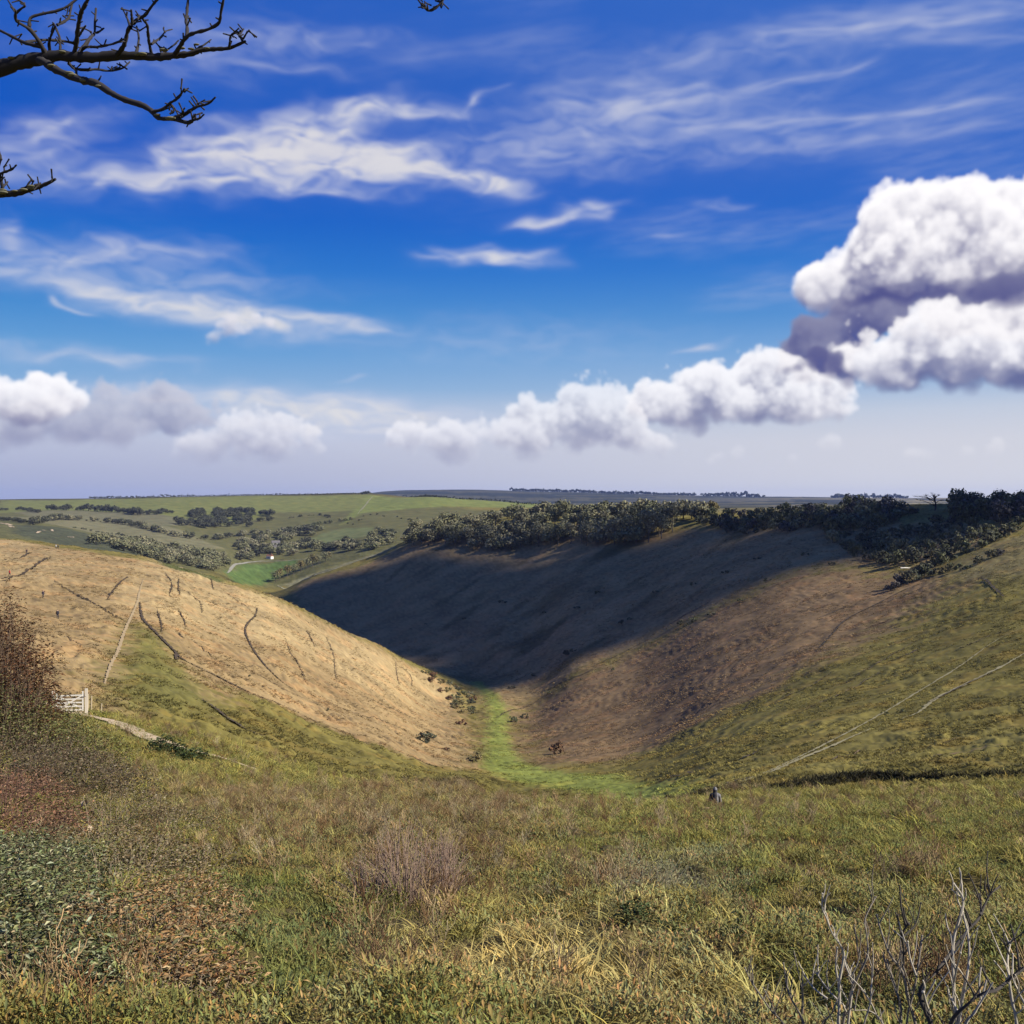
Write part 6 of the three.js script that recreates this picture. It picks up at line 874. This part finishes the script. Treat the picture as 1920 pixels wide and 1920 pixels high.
bareShrub([
  [[[1.635, -1.954, -3.800], [1.727, -1.887, -3.840], [1.795, -1.872, -3.880], [1.865, -1.879, -3.920], [1.932, -1.859, -3.960], [2.020, -1.825, -4.000]], 0.013, 0.007, 2, 1], [[[1.691, -1.954, -3.800], [1.748, -1.931, -3.850], [1.807, -1.890, -3.900]], 0.009, 0.006, 0, 1], [[[1.805, -1.882, -3.900], [1.840, -1.860, -3.950], [1.855, -1.855, -4.000]], 0.005, 0.003, 2], [[[1.932, -2.005, -3.900], [1.937, -1.929, -3.950], [1.951, -1.871, -4.000], [1.969, -1.822, -4.050], [2.005, -1.772, -4.100]], 0.009, 0.005, 0, 1], [[[1.970, -1.950, -3.900], [1.954, -1.892, -3.933], [1.951, -1.856, -3.967], [1.965, -1.777, -4.000]], 0.008, 0.004, 0, 1], [[[1.953, -1.779, -4.000], [1.938, -1.747, -4.000], [1.934, -1.733, -4.000]], 0.005, 0.004, 2],
], 'bare shrub cut off by the lower right corner', 540);

// ---------------------------------------------------------------- brambles, thickets and twiggy bushes on the left
function leafShape(w, l, fold) {
  const g = new THREE.BufferGeometry(); g.setAttribute('position', new THREE.Float32BufferAttribute([0, 0, 0, -w, fold, l * 0.45, 0, 0, l * 0.5, w, fold, l * 0.45, 0, -fold * 0.6, l], 3)); g.setIndex([0, 1, 2, 0, 2, 3, 1, 4, 2, 2, 4, 3]); g.computeVertexNormals(); return g;
}
const leafA = leafShape(0.018, 0.06, 0.008), leafB = leafShape(0.011, 0.07, 0.012), leafSkinTint = leafy('leaves');
function thicket(name, lumps, o) {                                       // lumps: [x, z, radius, height]
  const r = rng(o.seed), x0 = lumps[0][0], z0 = lumps[0][1], y0 = ground(x0, z0), t = thing(name, [x0, y0, z0]), list = [], Q = new THREE.Quaternion(), E = new THREE.Euler(), M = new THREE.Matrix4();
  const total = lumps.reduce((a, l) => a + l[2] * l[2], 0), twigs = [];
  for (const [x, z, rad, h] of lumps) {
    const gy = ground(x, z), n = Math.round((o.leaves * rad * rad) / total);
    for (let i = 0; i < n; i++) {
      const a = r() * 6.283, c = r() * 1.15 - 0.15, s = Math.sqrt(1 - Math.min(1, c * c)), q = 0.62 + 0.42 * Math.sqrt(r()) + 0.26 * n3(Math.cos(a) * s * 2.4 + x, c * 2.4, Math.sin(a) * s * 2.4 + z);
      const px = x + Math.cos(a) * s * rad * q, pz = z + Math.sin(a) * s * rad * q, py = Math.max(gy + c * h * q, ground(px, pz) + 0.02);
      Q.setFromEuler(E.set((r() - 0.6) * 1.6, r() * 6.283, (r() - 0.5) * 1.4)); const k = o.size * (0.6 + 0.8 * r());
      M.compose(new THREE.Vector3(px - x0, py - y0, pz - z0), Q, new THREE.Vector3(k, k, k));
      const pick = o.colors[Math.floor(Math.pow(r(), 1.3) * o.colors.length)]; list.push([M.clone(), vary(pick, r, 0.35)]);
    }
    for (let i = 0; i < o.twigs * rad; i++) {
      const a = r() * 6.283, e = 0.3 + 1.2 * r(), q = rad * (0.7 + 0.5 * r()), bx = x + Math.cos(a) * rad * 0.3 * r(), bz = z + Math.sin(a) * rad * 0.3 * r(), ex = x + Math.cos(a) * Math.cos(e) * q, ez = z + Math.sin(a) * Math.cos(e) * q, ey = Math.max(ground(ex, ez) + 0.1, gy + Math.sin(e) * h * (0.8 + 0.4 * r()));
      twigs.push(stem([[bx - x0, gy - y0, bz - z0], [lerp(bx, ex, 0.5) - x0 + (r() - 0.5) * 0.1, lerp(gy, ey, 0.7) - y0, lerp(bz, ez, 0.5) - z0], [ex - x0, ey - y0 - 0.1 * (o.droop ?? 0), ez - z0]], o.twig, o.twig * 0.4, 4, 0.15, i, 2));
    }
  }
  if (twigs.length) part('stems', mergeGeometries(twigs), o.bark, t);
  instances('foliage', o.leaf, leafSkinTint, list, t);
  return tag(t, o.label, 'bush', o.group);
}
const PALE = matte('pale cane', 0.26, 0.2, 0.13), CANE = matte('brown cane', 0.12, 0.08, 0.05), REDCANE = matte('reddish cane', 0.15, 0.08, 0.055);
const at2 = (p, rad, h) => [...p, rad, h];
thicket('nettle_bed', [at2([-3.36, -6.97], 0.75, 0.55), at2([-3.8, -8.64], 0.7, 0.5), at2([-5.19, -10.55], 0.9, 0.7), at2([-2.91, -6.69], 0.5, 0.4), at2([-4.52, -8.48], 0.9, 0.9), at2([-5.79, -12.72], 0.8, 0.5), at2([-6.7, -13.49], 1.0, 0.7)], { seed: 600, leaves: 26000, size: 0.8, leaf: leafB, colors: [[0.15, 0.175, 0.075], [0.2, 0.21, 0.1], [0.1, 0.12, 0.045], [0.3, 0.3, 0.18], [0.16, 0.13, 0.07], [0.07, 0.075, 0.04]], twigs: 40, twig: 0.004, bark: CANE, label: 'grey green leafy nettle bed in the lower left corner' });
thicket('dead_bracken', [at2([-2.45, -7.1], 0.65, 0.35), at2([-2.94, -9.22], 0.75, 0.35), at2([-3.2, -8.26], 0.8, 0.45), at2([-2, -6.81], 0.4, 0.25), at2([-3.88, -11.76], 0.7, 0.35)], { seed: 610, leaves: 11000, size: 0.75, leaf: leafB, colors: [[0.24, 0.13, 0.055], [0.3, 0.19, 0.09], [0.2, 0.15, 0.085], [0.38, 0.27, 0.14], [0.11, 0.1, 0.05]], twigs: 60, twig: 0.004, bark: PALE, label: 'rust brown dead bracken right of the nettle bed' });
thicket('bramble_thicket', [at2([-4.88, -12.27], 0.9, 0.5), at2([-6.76, -16.58], 1.2, 0.6), at2([-5.79, -15.81], 1.0, 0.5), at2([-7.74, -22.43], 1.3, 0.55), at2([-8.77, -22.37], 1.4, 0.7), at2([-5, -16.48], 0.8, 0.35), at2([-3.86, -9.22], 0.6, 0.4)], { seed: 620, leaves: 22000, size: 0.7, leaf: leafA, colors: [[0.14, 0.1, 0.05], [0.19, 0.15, 0.08], [0.09, 0.07, 0.035], [0.12, 0.115, 0.045], [0.26, 0.21, 0.13]], twigs: 34, twig: 0.006, bark: PALE, label: 'brown bramble thicket above the nettle bed' });
thicket('bramble_thicket', [at2([-8.19, -17.03], 1.2, 0.8), at2([-10.02, -19.98], 1.4, 0.9), at2([-9.03, -19.87], 1.0, 0.6), at2([-11.67, -24.02], 1.2, 0.8)], { seed: 630, leaves: 9000, size: 0.95, leaf: leafB, colors: [[0.2, 0.1, 0.06], [0.26, 0.15, 0.09], [0.13, 0.07, 0.045], [0.09, 0.06, 0.035]], twigs: 36, twig: 0.006, bark: REDCANE, label: 'reddish brown thicket at the left edge under the hedge' });
thicket('thorn_hedge', [at2([-13.56, -28.85], 1.6, 1.5), at2([-12.82, -29.94], 1.4, 1.1), at2([-15.4, -30.71], 1.8, 1.8), at2([-12.01, -31.06], 1.3, 0.8), at2([-15.65, -35.25], 1.7, 1.4), at2([-14.73, -36.63], 1.3, 1.0)], { seed: 640, leaves: 17000, size: 1.15, leaf: leafA, colors: [[0.1, 0.075, 0.045], [0.07, 0.055, 0.032], [0.15, 0.11, 0.065], [0.09, 0.085, 0.04], [0.2, 0.16, 0.1]], twigs: 40, twig: 0.008, bark: CANE, label: 'dark brown thorn hedge at the left below the gate' });
thicket('green_hedge', [at2([-18.44, -39.24], 2.0, 2.1), at2([-17.57, -40.53], 1.7, 1.6), at2([-20.03, -39.95], 2.3, 2.6), at2([-16.79, -41.76], 1.2, 1.0), at2([-22.88, -46.63], 2.4, 2.7), at2([-21.03, -46.04], 2.0, 1.8), at2([-19.84, -45.33], 1.5, 1.5)], { seed: 650, leaves: 20000, size: 1.5, leaf: leafA, colors: [[0.16, 0.16, 0.05], [0.12, 0.125, 0.04], [0.2, 0.19, 0.07], [0.08, 0.085, 0.03], [0.14, 0.11, 0.05]], twigs: 14, twig: 0.012, bark: CANE, label: 'yellow green hedge just left of the gate' });
thicket('russet_thorn', [at2([-21.86, -44], 2.3, 5.6), at2([-19.99, -42], 1.5, 3.9), at2([-24.25, -46], 2.8, 6)], { seed: 660, leaves: 24000, size: 2.1, leaf: leafB, colors: [[0.1, 0.045, 0.02], [0.075, 0.034, 0.016], [0.13, 0.062, 0.03], [0.05, 0.025, 0.016]], twigs: 40, twig: 0.02, bark: CANE, droop: 1, label: 'dark russet thorn bush at the left edge above the hedge' });
thicket('rush_clump', [at2([-15.6, -45.61], 0.9, 0.9), at2([-15.08, -46.22], 0.8, 0.6), at2([-14.64, -47.36], 0.6, 0.5)], { seed: 670, leaves: 1500, size: 2.6, leaf: leafB, colors: [[0.04, 0.06, 0.022], [0.06, 0.08, 0.03], [0.03, 0.045, 0.02]], twigs: 10, twig: 0.01, bark: CANE, label: 'dark green rushy clump below the chalk path' });
thicket('herb_clump', [at2([7.75, -38.91], 0.4, 0.35), at2([7.58, -39.73], 0.35, 0.25), at2([8.1, -38.78], 0.35, 0.25)], { seed: 675, leaves: 500, size: 1.6, leaf: leafB, colors: [[0.2, 0.12, 0.07], [0.28, 0.2, 0.12], [0.12, 0.07, 0.04]], twigs: 18, twig: 0.01, bark: PALE, label: 'reddish withered herbs in front of the seated person' });
thicket('twiggy_bush', [at2([-1.28, -12.2], 0.78, 0.98), at2([-1.75, -12.39], 0.5, 0.7), at2([-0.84, -12.39], 0.5, 0.75)], { seed: 680, leaves: 1600, size: 0.45, leaf: leafB, colors: [[0.16, 0.11, 0.085], [0.2, 0.14, 0.1], [0.24, 0.19, 0.13]], twigs: 260, twig: 0.004, bark: matte('mauve twigs', 0.3, 0.21, 0.155), label: 'fine twigged mauve brown bush in the middle of the near bank' });
thicket('grass_bush', [at2([1.87, -13], 0.6, 0.6), at2([2.33, -13.53], 0.5, 0.5)], { seed: 690, leaves: 900, size: 0.8, leaf: leafB, colors: [[0.2, 0.19, 0.11], [0.16, 0.155, 0.08]], twigs: 130, twig: 0.004, bark: matte('grey stalks', 0.24, 0.22, 0.14), label: 'grey green clump of stalks right of the middle' });
for (const [p, q, k] of [[[1.18, -9.78], 0.2, 'left of two'], [[1.49, -9.68], 0.22, 'right of two'], [[0.4, -7.44], 0.16, 'lowest'], [[1.88, -8.67], 0.2, 'rightmost'], [[-1.78, -10.62], 0.16, 'leftmost'], [[2.62, -11.64], 0.2, 'highest']])
  thicket('dark_tussock', [at2(p, q * 0.75, q * 0.9)], { seed: 700 + Math.round(q * 1000) + k.length, leaves: 260, size: 0.8, leaf: leafB, colors: [[0.055, 0.075, 0.028], [0.08, 0.095, 0.035], [0.04, 0.05, 0.02]], twigs: 20, twig: 0.003, bark: CANE, label: 'dark green tussock in the straw grass, ' + k, group: 'dark tussocks of the near bank' });
{
  const r = rng(699), [x, z] = [-7.74, -18.79], y = ground(x, z), t = thing('withered_dock', [x, y, z]), bone = matte('withered leaf', 0.42, 0.32, 0.2, { side: THREE.DoubleSide }), top = 1.05;
  part('stalk', stem([[0.02, 0, 0], [-0.02, 0.45, 0.05], [-0.08, 0.8, 0.02], [-0.16, top, 0]], 0.009, 0.004, 5, 0.1, 2), PALE, t);
  for (let i = 0; i < 13; i++) { const u = 0.35 + 0.6 * r(), g = leafShape(0.03 + 0.02 * r(), 0.1 + 0.06 * r(), 0.03); g.rotateX(0.5 + r()); g.rotateY(r() * 6.283); g.translate(-0.13 * u, top * u, 0); part('leaf', g, bone, t); }
  tag(t, 'withered plant with pale curled leaves standing out of the brambles', 'plant');
}
renderer.render(scene, camera);
